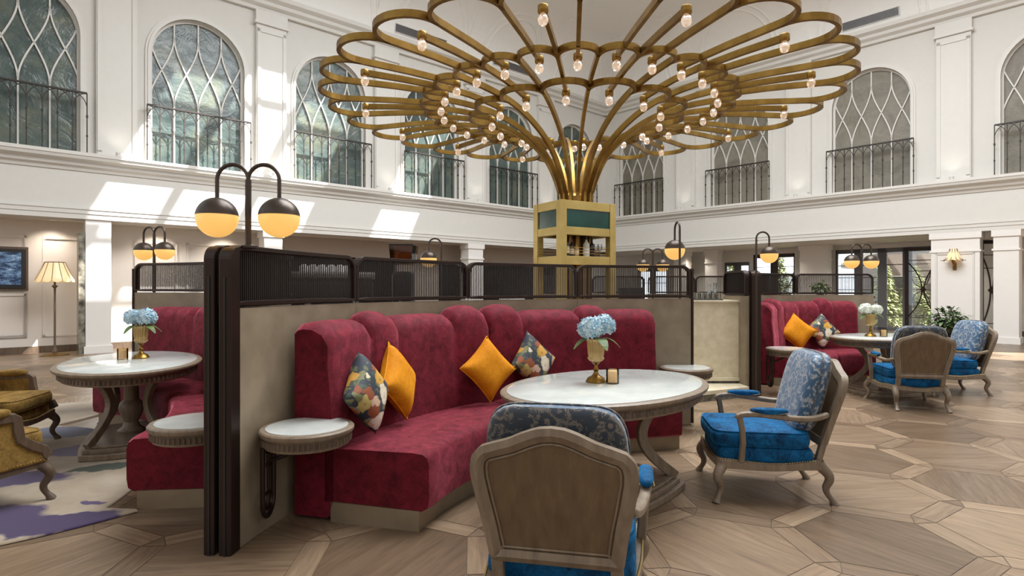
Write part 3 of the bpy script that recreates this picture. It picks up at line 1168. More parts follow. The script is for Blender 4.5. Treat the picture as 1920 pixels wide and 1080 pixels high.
def banquette(name, label, C, rad, a0, a1, cut=0.0, segs=None):
    """curved sofa along the inside of a partition, from angle a0 to a1 (degrees)"""
    o = thing(name, label, 'sofa')
    bt = 0.28                                 # back thickness
    am = (a0 + a1) / 2
    gap = 0.15 * (1 if a1 > a0 else -1)
    def pt(a, r, z): return Vector((C.x + r * math.cos(R(a)), C.y + r * math.sin(R(a)), z))
    # plinth
    n = 20
    rings = []
    for i in range(n + 1):
        a = lerp(a0, a1, i / n)
        rings.append([pt(a, rad - 0.88 + cut, 0), pt(a, rad - 0.30, 0), pt(a, rad - 0.30, 0.125), pt(a, rad - 0.88 + cut, 0.125)])
    MB().loft(rings).build('plinth', 'plinth', o)
    for half in (0, 1):
        h0, h1 = (a0, am - gap) if half == 0 else (am + gap, a1)
        # seat
        rings = []
        prof = [(0.26, 0.12), (0.91, 0.12), (0.945, 0.14), (0.955, 0.20), (0.955, 0.40), (0.945, 0.44), (0.915, 0.462), (0.85, 0.468), (0.50, 0.462), (0.26, 0.455)]
        n = 22
        for i in range(n + 1):
            u = i / n
            a = lerp(h0, h1, u)
            e = min(u, 1 - u) * n
            k = 0.0 if e >= 1 else 0.012
            rings.append([pt(a, rad - d + (k + cut if d > 0.5 else 0), z - (k if z > 0.3 else 0)) for d, z in prof])
        MB().loft(rings).build('seat', 'burgundy', o, smooth=True)
        # channelled back: segments wide / hump / wide / hump, mirrored in the other half
        sg_ = segs or [(0.27, 0.0), (0.17, 0.045), (0.35, 0.005), (0.21, 0.065)]
        if half == 1: sg_ = sg_[::-1]
        edges, cur = [], 0.0
        for w, hmp in sg_:
            edges.append((cur, cur + w, hmp)); cur += w
        ts = []
        for s0, s1, hmp in edges:
            for i in range(13): ts.append((lerp(s0, s1, i / 13), (i / 13), hmp))
        ts.append((1.0, 1.0, sg_[-1][1]))
        rings = []
        for u, v, hmp in ts:
            a = lerp(h0, h1, u)
            bulge = math.sqrt(max(0.0, 1 - (2 * v - 1) ** 2)) if hmp > 0.02 else min(1.0, math.sqrt(max(0.0, 1 - abs(2 * v - 1) ** 5)))
            zt = 1.165 + (0.045 + hmp) * bulge
            fo = 0.014 * bulge
            prof = [(0.05, 0.02), (0.05, zt - 0.03), (0.07, zt - 0.008), (0.11, zt), (bt * 0.62, zt - 0.004), (bt * 0.85 + fo * 0.4, zt - 0.035), (bt + fo * 0.8, zt - 0.10),
                    (bt + fo, zt - 0.25), (bt + 0.02 + fo, 0.75), (bt + 0.04 + fo * 0.6, 0.44), (bt + 0.04, 0.13), (bt, 0.02)]
            rings.append([pt(a, rad - d, z) for d, z in prof])
        MB().loft(rings).build('backrest', 'burgundy', o, smooth=True)
    return o


banquette('banquette_sofa', 'curved burgundy velvet sofa with channelled back in the middle booth', C0, R0, 165.2, 96.4)
banquette('banquette_sofa', 'pinkish red velvet sofa in the left booth behind the twin screen posts', C1, R1, 5.5, 73.0, cut=0.11, segs=[(0.46, 0.0), (0.17, 0.045), (0.37, 0.0)])
banquette('banquette_sofa', 'small looking red velvet sofa in the far right booth, before the garden doors', C2, R2, 150.0, 80.0, segs=[(0.36, 0.0), (0.24, 0.05), (0.40, 0.0)])


# ------------------------------------------------------------------ cushions
def cushion_mb(w=0.42, h=0.42, t=0.15):
    mb = MB()
    def side(sg):
        def fn(u, v):
            a, b = 2 * u - 1, 2 * v - 1
            x = a * w / 2 * (1 - 0.10 * (1 - b * b) * 1.0)
            y = b * h / 2 * (1 - 0.10 * (1 - a * a) * 1.0)
            k = max(0.0, (1 - a ** 4) * (1 - b ** 4)) ** 0.55
            return (x, sg * t / 2 * k, y)
        return fn
    mb.grid(side(1), 18, 18); mb.grid(side(-1), 18, 18)
    return mb


def cushion(name, label, mat, loc, face, roll=45.0, tilt=15.0, group=None, piping=None, size=0.42):
    """face: direction (plan angle in degrees) the front looks at; roll: turned on its corner"""
    o = thing(name, label, 'cushion', (0, 0, 0), 0, group)
    m = Matrix.Translation(loc) @ Matrix.Rotation(R(face + 90), 4, 'Z') @ Matrix.Rotation(R(-tilt), 4, 'X') @ Matrix.Rotation(R(roll), 4, 'Y')
    o.matrix_world = m
    mb = cushion_mb(size, size, 0.17)
    c = mb.build('cover', mat, o, smooth='all')
    bm = bmesh.new(); bm.from_mesh(c.data)
    bmesh.ops.remove_doubles(bm, verts=bm.verts, dist=0.0008); bmesh.ops.recalc_face_normals(bm, faces=bm.faces)
    bm.to_mesh(c.data); bm.free()
    if piping:
        pts = []
        for e in range(4):
            for i in range(12):
                a = lerp(-1, 1, i / 12)
                q = (a, -1) if e == 0 else (1, a) if e == 1 else (-a, 1) if e == 2 else (-1, -a)
                x = q[0] * size / 2 * (1 - 0.10 * (1 - q[1] ** 2)); y = q[1] * size / 2 * (1 - 0.10 * (1 - q[0] ** 2))
                pts.append((x, 0, y))
        MB().tube(pts, 0.0055, 6, closed=True).build('piping', piping, o, smooth='all')
    return o


def on_ring(C, rad, px):
    """point on a circle round C seen in column px, on the far side from the camera"""
    k = (px - 960) / F
    d = Vector((k, 1, 0)); A = d.dot(d); B = -2 * d.dot(C); Cc = C.dot(C) - rad * rad
    s = (-B + math.sqrt(max(0, B * B - 4 * A * Cc))) / (2 * A)
    return d * s


def seat_cushion(name, label, mat, C, rad, px, roll, turn, z, piping, size=0.42, group=None, tilt=14):
    p = on_ring(C, rad, px)
    ang = math.degrees(math.atan2(C.y - p.y, C.x - p.x))
    return cushion(name, label, mat, Vector((p.x, p.y, z)), ang + turn, roll, tilt, group, piping, size)


seat_cushion('throw_pillow', 'floral pillow standing on its corner at the near end of the middle sofa', 'floral', C0, R0 - 0.41, 688, 47, 6, 0.752, None, 0.385)
seat_cushion('throw_pillow', 'plain mustard pillow leaning behind the floral one at the near end of the middle sofa', 'mustard', C0, R0 - 0.37, 746, 44, 16, 0.765, 'mustard', 0.395)
seat_cushion('throw_pillow', 'plain mustard pillow at the centre of the middle sofa, left of the round table edge', 'mustard', C0, R0 - 0.44, 916, 50, -8, 0.752, 'mustard', 0.385)
seat_cushion('throw_pillow', 'floral pillow behind the table on the middle sofa, right of a mustard pillow', 'floral', C0, R0 - 0.40, 1000, 42, 8, 0.765, None, 0.40)
seat_cushion('throw_pillow', 'floral pillow on the left booth sofa, half hidden by the dark screen posts', 'floral', C1, R1 - 0.42, 412, 40, 0, 0.75, None, 0.42)
seat_cushion('throw_pillow', 'plain mustard pillow on the far right sofa', 'mustard', C2, R2 - 0.42, 1495, 40, -38, 0.745, 'mustard', 0.42)
seat_cushion('throw_pillow', 'floral pillow leaning on the far right sofa beside the mustard one', 'floral', C2, R2 - 0.42, 1541, 50, -16, 0.745, None, 0.42)


# ------------------------------------------------------------------ tables
def oval_table(label, x, y, ang, a=0.88, b=0.60, h=0.76, zf=0.0):
    o = thing('pedestal_table', label, 'table', (x, y, zf), R(ang))
    def ov(prof, n=48): return MB().lathe([(r, z) for r, z in prof], n=n)
    def ell(mb, prof, n=56):
        rings = []
        for off, z in prof:
            rings.append([((a + off) * math.cos(2 * PI * k / n), (b + off) * math.sin(2 * PI * k / n), z) for k in range(n)])
        return mb.loft(rings)
    ell(MB(), [(-0.10, h - 0.115), (-0.062, h - 0.11), (-0.05, h - 0.095), (-0.05, h - 0.055), (-0.03, h - 0.045), (-0.005, h - 0.03), (0, h - 0.02), (0, h - 0.008), (-0.012, h), (-0.05, h)]).build('rim', 'grey_wood', o, smooth=True)
    ell(MB(), [(-0.042, h - 0.01), (-0.042, h + 0.003), (-0.046, h + 0.005)]).build('top', 'marble', o, smooth=True)
    band_ = []
    n = 96
    for k in range(n * 4):
        t = 2 * PI * k / (n * 4)
        e = -0.048 if k % 4 in (0, 1) else -0.039
        band_.append([((a + d) * math.cos(t), (b + d) * math.sin(t), z) for d, z in ((-0.07, h - 0.092), (e, h - 0.092), (e, h - 0.058), (-0.07, h - 0.058))])
    MB().loft(band_, cap=False, closed=True).build('rib_trim', 'dark_wood', o)
    MB().lathe([(0.0, 0.10), (0.10, 0.10), (0.11, 0.13), (0.07, 0.16), (0.055, 0.20), (0.085, 0.27), (0.10, 0.33), (0.09, 0.37), (0.06, 0.40), (0.055, 0.55), (0.075, 0.60), (0.09, 0.645), (0, 0.645)], n=20).build('pedestal', 'grey_wood', o, smooth=True)
    for sx in (-1, 1):
        for sy in (-1, 1):
            pts = []
            for i in range(13):
                u = i / 12
                rr = 0.36 - 0.16 * math.sin(PI * u) + 0.085 * (1 - u) ** 2
                pts.append((sx * rr * 0.95, sy * rr * 0.62, lerp(0.10, 0.655, u)))
            MB().sweep(pts, [(-0.026, -0.034), (0.026, -0.034), (0.026, 0.034), (-0.026, 0.034)]).build('leg', 'grey_wood', o, bevel=0.006)
    # base: incurved oblong plinth in two steps
    def base(s, z0, z1):
        pts = []
        n = 64
        for k in range(n):
            t = 2 * PI * k / n
            c, s_ = math.cos(t), math.sin(t)
            r = 1 - 0.20 * (abs(math.sin(2 * t + PI / 2)) ** 0.8)
            pts.append((0.68 * s * r * c, 0.46 * s * r * s_))
        return MB().prism(pts, lambda p, q, d: (p, q, d), z0, z1)
    base(1.0, 0, 0.05).build('base', 'grey_wood', o, bevel=0.008)
    b2 = base(0.93, 0.05, 0.085); b3 = base(0.86, 0.085, 0.105)
    b2.v += []; o2 = len(b2.v); b2.v += b3.v; b2.f += [tuple(i + o2 for i in f) for f in b3.f]
    b2.build('base_step', 'grey_wood', o, bevel=0.006)
    return o


T_MAIN = (0.66, 3.98)
T_LEFT = (-3.44, 5.24)
T_RIGHT = (5.12, 7.88)
oval_table('oval marble topped table in front of the middle sofa, between two blue armchairs', *T_MAIN, 46, 0.86, 0.60)
oval_table('oval marble topped table at the left, standing on the flowered rug', *T_LEFT, 119, 0.90, 0.565, 0.744, 0.016)
oval_table('oval marble topped table by the far right sofa and garden doors', *T_RIGHT, 14, 0.80, 0.58)


def side_table(label, x, y, ang, r=0.262, h=0.62):
    """small round table carried by a bracket on the partition; +x looks towards the partition"""
    o = thing('side_table', label, 'side table', (x, y, 0), R(ang), 'round side tables on the partitions')
    MB().lathe([(r - 0.10, h - 0.105), (r - 0.03, h - 0.10), (r - 0.022, h - 0.085), (r - 0.022, h - 0.045), (r - 0.008, h - 0.035), (r, h - 0.022), (r, h - 0.008), (r - 0.008, h), (r - 0.05, h)], n=48).build('rim', 'grey_wood', o, smooth=True)
    MB().lathe([(r - 0.035, h - 0.01), (r - 0.035, h + 0.003), (0.0, h + 0.004)], n=48).build('top', 'marble', o, smooth=True)
    band_ = []
    for k in range(56 * 4):
        t = 2 * PI * k / (56 * 4)
        e = r - (0.020 if k % 4 in (0, 1) else 0.012)
        band_.append([(q * math.cos(t), q * math.sin(t), z) for q, z in ((r - 0.05, h - 0.082), (e, h - 0.082), (e, h - 0.048), (r - 0.05, h - 0.048))])
    MB().loft(band_, cap=False, closed=True).build('rib_trim', 'dark_wood', o)
    br = MB()
    y0 = 0.09
    loop = [(r - 0.04, -y0, h - 0.10), (r - 0.04, -y0, 0.20)] + [(r - 0.04, -y0 * math.cos(PI * i / 10), 0.20 - y0 * math.sin(PI * i / 10)) for i in range(1, 11)] + [(r - 0.04, y0, h - 0.10)]
    br.tube(loop, 0.014, 8)
    br.tube([(r - 0.04, 0, h - 0.12), (r - 0.04, 0, 0.26)], 0.009, 8)
    br.tube([(r - 0.04, 0.05 * math.cos(2 * PI * i / 16), 0.20 + 0.05 * math.sin(2 * PI * i / 16)) for i in range(16)], 0.010, 6, closed=True)
    br.tube([(r - 0.04, 0.05 * math.cos(PI * i / 8), h - 0.10 - 0.05 * math.sin(PI * i / 8)) for i in range(9)], 0.008, 6)
    br.box((r - 0.04, 0, 0.40), (0.02, 0.03, 0.02))
    br.tube([(r - 0.04, 0, h - 0.20), (r * 0.5, 0, h - 0.17), (0.0, 0, h - 0.11)], 0.012, 8)
    br.build('bracket', 'brown_metal', o, smooth=True)
    return o


side_table('round side table fixed to the main partition at the near end of the middle sofa', -1.185, 3.36, 184)
side_table('round side table on the left of the dark screen posts, above the red sofa end', -1.90, 3.50, -4)
side_table('round side table at the far end of the middle sofa, beside the partition end', 1.76, 5.86, 86)
side_table('round side table beside the far right booth post', 3.66, 7.72, 178)
side_table('round side table mostly hidden behind the left oval table', -4.75, 6.65, 80)


# ------------------------------------------------------------------ vases, flowers, candles
def urn_vase(label, x, y, z0, s=1.0):
    o = thing('urn_vase', label, 'vase', (x, y, z0))
    MB().lathe([(0, 0), (0.070, 0), (0.072, 0.008), (0.064, 0.016), (0.058, 0.03), (0.030, 0.045), (0.018, 0.06), (0.014, 0.075), (0.024, 0.085), (0.014, 0.095), (0.012, 0.12), (0.028, 0.135), (0, 0.136)], n=28).build('foot', 'brass', o, smooth=True)
    n = 40
    rings = []
    for r, z in [(0.02, 0.136), (0.045, 0.15), (0.056, 0.165), (0.050, 0.18), (0.054, 0.20), (0.060, 0.275), (0.062, 0.285), (0.068, 0.30), (0.064, 0.30), (0.056, 0.275), (0.05, 0.20), (0.04, 0.165)]:
        rings.append([((r * (1 + (0.05 if k % 2 else -0.03))) * math.cos(2 * PI * k / n), (r * (1 + (0.05 if k % 2 else -0.03))) * math.sin(2 * PI * k / n), z) for k in range(n)])
    MB().loft(rings).build('bowl', 'amber_glass', o)
    return o


def floret(mb, p, nrm, s, rr):
    nrm = nrm.normalized()
    a = nrm.cross(Vector((rr.random() - 0.5, rr.random() - 0.5, rr.random() - 0.5))).normalized()
    b = nrm.cross(a)
    for k in range(4):
        t = k * PI / 2 + 0.3
        d = a * math.cos(t) + b * math.sin(t)
        e = nrm.cross(d)
        mb.add([p, p + d * s * 0.55 + e * s * 0.42 + nrm * s * 0.12, p + d * s * 1.05 + nrm * s * 0.2, p + d * s * 0.55 - e * s * 0.42 + nrm * s * 0.12], [(0, 1, 2, 3)])


def leaf_blade(mb, base, d, length, width, droop=0.3, up=Vector((0, 0, 1))):
    d = Vector(d).normalized()
    s = d.cross(up)
    if s.length < 0.01: s = Vector((1, 0, 0))
    s.normalize()
    u = s.cross(d)
    L_, R_ = [], []
    n = 6
    for i in range(n + 1):
        t = i / n
        c = Vector(base) + d * length * t - up * droop * length * t * t
        w = width * math.sin(PI * min(1, t * 0.92 + 0.04)) ** 0.8
        L_.append(c + s * w / 2 + u * 0.08 * w); R_.append(c - s * w / 2 + u * 0.08 * w)
    vs = L_ + R_
    fs = [(i, i + 1, n + 2 + i, n + 1 + i) for i in range(n)]
    mb.add(vs, fs)


def hydrangea(label, x, y, z0, heads, mat, seed, leaves=((-1, -0.3), (0.9, 0.2), (0.2, -1))):
    rr = random.Random(seed)
    o = thing('hydrangea_bouquet', label, 'flowers', (x, y, z0))
    for (hx, hy, hz, hr) in heads:
        core = MB(); core.lathe([(0, -hr * 0.8)] + [(hr * 0.86 * math.cos(t * PI / 12), hr * 0.86 * math.sin(t * PI / 12) * 0.85) for t in range(-5, 6)] + [(0, hr * 0.8)], c=(hx, hy, hz), n=16)
        n = 150
        for i in range(n):
            zz = 1 - 2 * (i + 0.5) / n
            if zz < -0.75: continue
            ph = i * 2.39996
            q = math.sqrt(1 - zz * zz)
            d = Vector((q * math.cos(ph), q * math.sin(ph), zz * 0.85))
            rad = hr * rr.uniform(0.9, 1.08)
            floret(core, Vector((hx, hy, hz)) + d * rad, d + Vector((rr.uniform(-.3, .3), rr.uniform(-.3, .3), rr.uniform(-.3, .3))), hr * 0.26, rr)
        core.build('flower_head', mat, o)
    lv = MB()
    for dx, dy in leaves:
        leaf_blade(lv, (dx * 0.03, dy * 0.03, -0.0), (dx, dy, 0.35), 0.15, 0.07, 0.75)
    lv.build('leaves', 'leaf', o)
    st = MB()
    for (hx, hy, hz, hr) in heads:
        st.tube([(hx * 0.1, hy * 0.1, -0.11), (hx * 0.3, hy * 0.3, 0.0), (hx, hy, hz)], 0.005, 6)
    st.build('stems', 'leaf', o)
    return o


def candle(label, x, y, z0):
    o = thing('candle_glass', label, 'candle', (x, y, z0))
    MB().lathe([(0, 0), (0.042, 0), (0.044, 0.004), (0.044, 0.10), (0.041, 0.10), (0.041, 0.012), (0, 0.012)], n=24).build('glass_cup', 'candle_cup', o, smooth=True)
    MB().lathe([(0, 0.012), (0.037, 0.012), (0.037, 0.082), (0.032, 0.088), (0.0, 0.08)], n=24).build('wax', 'wax', o, smooth=True)
    return o


ZT = 0.765
HB = [(-0.035, -0.01, 0.075, 0.085), (0.055, 0.03, 0.095, 0.08)]
vx, vy = 0.585, 4.04
urn_vase('amber glass and brass urn vase on the middle table', vx, vy, ZT)
hydrangea('pale blue hydrangea heads in the vase on the middle table', vx, vy, ZT + 0.30, HB, 'blue_petal', 3, ((-1, -0.4), (0.9, -0.2), (0.3, -1)))
candle('cream candle in amber glass beside the vase on the middle table', 0.69, 3.98, ZT)
vx, vy = -3.47, 5.42
urn_vase('silvery brass urn vase on the left table', vx, vy, ZT)
hydrangea('blue hydrangea heads with green leaves on the left table', vx, vy, ZT + 0.30, [(-0.06, -0.01, 0.08, 0.08), (0.05, 0.0, 0.085, 0.085), (0.02, 0.06, 0.07, 0.08)], 'blue_petal', 5, ((1, -0.3), (0.9, 0.4), (-0.3, -1)))
candle('cream candle glass beside the vase on the left table', -3.58, 5.33, ZT)
vx, vy = 4.86, 7.86
urn_vase('amber urn vase on the far right table', vx, vy, ZT)
hydrangea('white and pale green hydrangea heads on the far right table', vx, vy, ZT + 0.30, [(-0.06, 0, 0.07, 0.08), (0.09, 0.02, 0.06, 0.075)], 'white_petal', 9, ((-1, -0.3), (0.5, -0.6)))
candle('tall cream candle glass beside the vase on the far right table', 5.00, 7.80, ZT)
# ------------------------------------------------------------------ armchairs; local +y is the way the sitter looks
def resample(pts, n):
    d = [0.0]
    m = len(pts)
    for i in range(m):
        a, b = pts[i], pts[(i + 1) % m]
        d.append(d[-1] + math.hypot(b[0] - a[0], b[1] - a[1]))
    out = []
    j = 0
    for k in range(n):
        s = d[-1] * k / n
        while d[j + 1] < s: j += 1
        a, b = pts[j], pts[(j + 1) % m]
        u = (s - d[j]) / max(1e-9, d[j + 1] - d[j])
        out.append((lerp(a[0], b[0], u), lerp(a[1], b[1], u)))
    return out


def inset(pts, w):
    out = []
    m = len(pts)
    for i in range(m):
        a, b = pts[i - 2], pts[(i + 2) % m]
        tx, tz = b[0] - a[0], b[1] - a[1]
        l = math.hypot(tx, tz) or 1
        out.append((pts[i][0] - tz / l * w, pts[i][1] + tx / l * w))
    return out


def back_outline():
    half = [(0.0, 0.372), (0.225, 0.372), (0.248, 0.372), (0.256, 0.40), (0.272, 0.52), (0.292, 0.63), (0.306, 0.72), (0.306, 0.775), (0.292, 0.815), (0.262, 0.842),
            (0.215, 0.858), (0.16, 0.875), (0.10, 0.903), (0.05, 0.921), (0.0, 0.926)]
    pts = half + [(-x, z) for x, z in reversed(half[1:-1])]
    return resample(pts, 88)


TILT = math.tan(R(15))
def bk(x, z, d):
    """place on the reclined back: d is depth measured backwards"""
    return (x, -0.295 - (z - 0.30) * TILT - d, z)


def soft_box(mb, c, s, p=5.0, n=14, fn=None):
    """rounded cushion block"""
    def spow(v, e): return math.copysign(abs(v) ** e, v)
    e = 2.0 / p
    def f(u, v):
        th = -PI / 2 + PI * u; ph = -PI + 2 * PI * v
        x = spow(math.cos(th), e) * spow(math.cos(ph), e)
        y = spow(math.cos(th), e) * spow(math.sin(ph), e)
        z = spow(math.sin(th), 2.0 / 3.2)
        q = (c[0] + x * s[0] / 2, c[1] + y * s[1] / 2, c[2] + z * s[2] / 2)
        return fn(*q) if fn else q
    return mb.grid(f, n, n * 4)


def cabriole(top, foot, out):
    """legs: knee swings out, ankle in, toe out"""
    pts = []
    for i in range(23):
        u = i / 22
        z = lerp(top[2], 0.0, u)
        sw = 0.036 * (1 - math.cos(2 * PI * min(1, u / 0.62))) / 2 - 0.022 * (1 - math.cos(2 * PI * min(1, max(0, (u - 0.42) / 0.58)))) / 2
        pts.append((lerp(top[0], foot[0], u) + out[0] * sw, lerp(top[1], foot[1], u) + out[1] * sw, z))
    def r(u): return lerp(0.040, 0.018, min(1, u * 1.25) ** 0.9) if u < 0.86 else lerp(0.018, 0.030, (u - 0.86) / 0.14)
    return MB().sweep(pts, lambda u, i: [(r(u) * math.cos(2 * PI * k / 10), r(u) * math.sin(2 * PI * k / 10)) for k in range(10)])


def rail_z(u):
    """serpentine lower edge of the seat rail"""
    return 0.205 + 0.035 * (1 - math.cos(2 * PI * u)) / 2 * -1 + 0.02 * math.cos(4 * PI * u)


def armchair(label, x, y, rz, bergere=False, name='armchair', group=None):
    o = thing(name, label, 'armchair', (x, y, 0.016 if bergere else 0.0), rz, group)
    W_, D_ = 0.335, 0.33
    wd = 'dark_wood' if bergere else 'grey_wood'
    vel = 'gold_velvet' if bergere else 'blue_velvet'
    # back frame and panel
    out = back_outline()
    inn = inset(out, 0.052)
    mid = inset(out, 0.026)
    rings = []
    for i in range(len(out)):
        a, m, b = out[i], mid[i], inn[i]
        rings.append([bk(*a, 0.0), bk(*a, 0.040), bk(*m, 0.052), bk(*b, 0.038), bk(*b, 0.0)])
    MB().loft(rings, cap=False, closed=True).build('back_frame', wd, o, smooth=True)
    low = inset(out, 0.045)
    MB().prism(low, bk, 0.006, 0.030).build('back_panel', 'chair_panel' if not bergere else vel, o)
    inn2 = inset(out, 0.062)
    bead = [bk(px, z, 0.032) for px, z in inn2]
    MB().tube(bead, 0.005, 6, closed=True).build('back_beading', wd, o, smooth='all')
    for sx in (-1, 1):
        MB().loft([[bk(sx * 0.204, z, 0.0), bk(sx * 0.252, z, 0.0), bk(sx * 0.252, z, 0.04), bk(sx * 0.204, z, 0.04)] for z in (0.255, 0.40)]).build('back_post', wd, o, bevel=0.006)
    # back cushion
    def lean(px, py, pz): return (px, py - (pz - 0.45) * TILT * 0.95, pz)
    mb = MB()
    soft_box(mb, (0, -0.215, 0.715), (0.545, 0.155, 0.53), 6, 16, lean)
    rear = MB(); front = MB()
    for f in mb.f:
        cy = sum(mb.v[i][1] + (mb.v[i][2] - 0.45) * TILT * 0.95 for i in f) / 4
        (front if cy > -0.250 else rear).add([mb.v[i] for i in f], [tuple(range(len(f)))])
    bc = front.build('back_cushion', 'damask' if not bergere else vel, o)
    rc = rear.build('cushion_rear_shaded', 'damask_shaded' if not bergere else vel, bc)  # rear half in the darker copy: its shade is painted in
    for ob in (bc, rc):
        bm = bmesh.new(); bm.from_mesh(ob.data)
        bmesh.ops.remove_doubles(bm, verts=bm.verts, dist=0.0005); bmesh.ops.recalc_face_normals(bm, faces=bm.faces)
        bm.to_mesh(ob.data); bm.free()
        for p_ in ob.data.polygons: p_.use_smooth = True
    pp = []
    for sgn in (0,):
        pts = []
        for i in range(96):
            t = 2 * PI * (i + 0.5) / 96
            px = math.copysign(abs(math.cos(t)) ** (2 / 6), math.cos(t)) * 0.2735
            pz = 0.715 + math.copysign(abs(math.sin(t)) ** (2 / 3.2), math.sin(t)) * 0.266
            pts.append(lean(px, -0.215 + sgn * 0.062, pz))
        MB().tube(pts, 0.006, 6, closed=True).build('piping', 'damask_shaded' if not bergere else wd, bc, smooth='all')
    # seat: deck below, loose cushion above
    mb = MB(); soft_box(mb, (0, 0.03, 0.305), (0.60, 0.62, 0.13), 9, 14)
    mb.build('seat_deck', vel, o, smooth='all')
    mb = MB(); soft_box(mb, (0, 0.055, 0.41), (0.60, 0.635, 0.135), 8, 16)
    sc = mb.build('seat_cushion', vel, o, smooth='all')
    for dz in (0.05, -0.045):
        pts = []
        for i in range(96):
            t = 2 * PI * (i + 0.5) / 96; e = 2 / 8.0
            pts.append((math.copysign(abs(math.cos(t)) ** e, math.cos(t)) * 0.287, 0.055 + math.copysign(abs(math.sin(t)) ** e, math.sin(t)) * 0.304, 0.41 + dz))
        MB().tube(pts, 0.005, 6, closed=True).build('piping', vel, sc, smooth='all')
    # rails with serpentine edge, nails along the top
    nails = MB()
    def rail(a, b, nrm):
        a, b, nrm = Vector(a), Vector(b), Vector(nrm)
        n = 24
        rings = []
        for i in range(n + 1):
            u = i / n
            p = a.lerp(b, u)
            bow = 0.012 * math.sin(PI * u)
            zt = 0.285 - 0.022 * (1 - math.cos(2 * PI * u)) / 2
            zb = zt - 0.052 - 0.012 * abs(math.cos(PI * u)) ** 3
            q = p + nrm * bow
            rings.append([q + Vector((0, 0, zb)), q + nrm * 0.022 + Vector((0, 0, zb + 0.008)), q + nrm * 0.022 + Vector((0, 0, zt - 0.006)), q + nrm * 0.010 + Vector((0, 0, zt)), q - nrm * 0.02 + Vector((0, 0, zt)), q - nrm * 0.02 + Vector((0, 0, zb))])
        mb_ = MB().loft(rings)
        mb_.build('seat_rail', wd, o, smooth=True)
        m = 40
        for i in range(m):
            u = (i + 0.5) / m
            p = a.lerp(b, u) + nrm * (0.013 * math.sin(PI * u) + 0.016)
            zt = 0.285 - 0.022 * (1 - math.cos(2 * PI * u)) / 2
            nails.lathe([(0, -0.0055), (0.006, 0.0), (0.0, 0.0055)], c=(p.x, p.y, zt + 0.002), n=6)
    rail((-W_ + 0.02, D_, 0), (W_ - 0.02, D_, 0), (0, 1, 0))
    rail((W_ - 0.02, D_, 0), (0.27, -0.31, 0), (1, 0.1, 0))
    rail((-W_ + 0.02, D_, 0), (-0.27, -0.31, 0), (-1, 0.1, 0))
    rail((-0.25, -0.315, 0), (0.25, -0.315, 0), (0, -1, 0))
    nails.build('nail_trim', 'nail', o)
    # legs
    for sx in (-1, 1):
        cabriole((sx * (W_ - 0.035), D_ - 0.02, 0.26), (sx * (W_ + 0.005), D_ + 0.03, 0), (sx * 0.7, 0.7)).build('leg', wd, o, smooth=True)
    for sx in (-1, 1):
        cabriole((sx * 0.255, -0.30, 0.27), (sx * 0.265, -0.40, 0), (sx * 0.2, -0.9)).build('leg', wd, o, smooth=True)
    # arms
    for sx in (-1, 1):
        ctrl = [(0.285, -0.36, 0.60), (0.297, -0.30, 0.575), (0.315, -0.21, 0.562), (0.335, -0.10, 0.572), (0.345, 0.02, 0.588), (0.348, 0.12, 0.596), (0.348, 0.19, 0.594), (0.347, 0.228, 0.582), (0.345, 0.235, 0.558)]
        if not bergere:
            MB().sweep([(sx * a, b, c) for a, b, c in ctrl], lambda u, i: [(w, h) for w, h in ((-0.024, -0.014), (-0.012, -0.020), (0.012, -0.020), (0.024, -0.014), (0.024, 0.012), (0.012, 0.019), (-0.012, 0.019), (-0.024, 0.012))], up=(0, 0, 1)).build('arm', wd, o, smooth=True, subsurf=1)
            MB().sweep([(sx * 0.345, 0.215, 0.575), (sx * 0.344, 0.20, 0.50), (sx * 0.334, 0.19, 0.40), (sx * 0.325, 0.20, 0.27)], lambda u, i: [(-0.022, -0.017), (0.022, -0.017), (0.022, 0.017), (-0.022, 0.017)], up=(0, 1, 0)).build('arm_support', wd, o, bevel=0.007)
            ap = MB(); soft_box(ap, (sx * 0.342, 0.03, 0.615), (0.062, 0.24, 0.045), 3.0, 10)
            pad = ap.build('arm_pad', vel, o, smooth='all')
            for s2 in (-1, 1):
                nl = MB()
                for i in range(24):
                    u = i / 23
                    nl.lathe([(0, -0.0035), (0.004, 0), (0, 0.0035)], c=(sx * 0.342 + s2 * 0.029, lerp(-0.085, 0.145, u), 0.612 - 0.016 * math.sin(PI * u)), n=6)
                nl.build('nail_trim', 'nail', pad)
        else:
            top = [(0.30, -0.33, 0.62), (0.325, -0.15, 0.60), (0.335, 0.05, 0.59), (0.337, 0.125, 0.588), (0.337, 0.15, 0.57), (0.336, 0.158, 0.50), (0.335, 0.172, 0.44), (0.335, 0.24, 0.385), (0.334, 0.31, 0.345), (0.332, 0.338, 0.29)]
            MB().sweep([(sx * a, b, c) for a, b, c in top], [(-0.03, -0.022), (0.03, -0.022), (0.03, 0.022), (-0.03, 0.022)], up=(sx * 1.0, 0, 0)).build('arm', wd, o, bevel=0.007)
            side = [(-0.33, 0.26), (0.33, 0.26), (0.30, 0.335), (0.16, 0.43), (0.145, 0.56), (0.12, 0.58), (-0.15, 0.59), (-0.33, 0.61)]
            sp = MB().prism(side, lambda b, c, d: (sx * (0.305 + d + 0.02 * (b + 0.33)), b, c), 0.0, 0.03).build('side_panel', vel, o, bevel=0.01)
            nl = MB()
            rs = resample(inset(resample(side, 80), 0.02), 90)
            for b, c in rs:
                nl.lathe([(0, -0.004), (0.0045, 0), (0, 0.004)], c=(sx * (0.337 + 0.02 * (b + 0.33)), b, c), n=6)
            nl.build('nail_trim', 'nail', sp)
            ap = MB(); soft_box(ap, (sx * 0.33, 0.0, 0.625), (0.085, 0.24, 0.06), 3.0, 10)
            ap.build('arm_pad', vel, o, smooth='all')
    return o


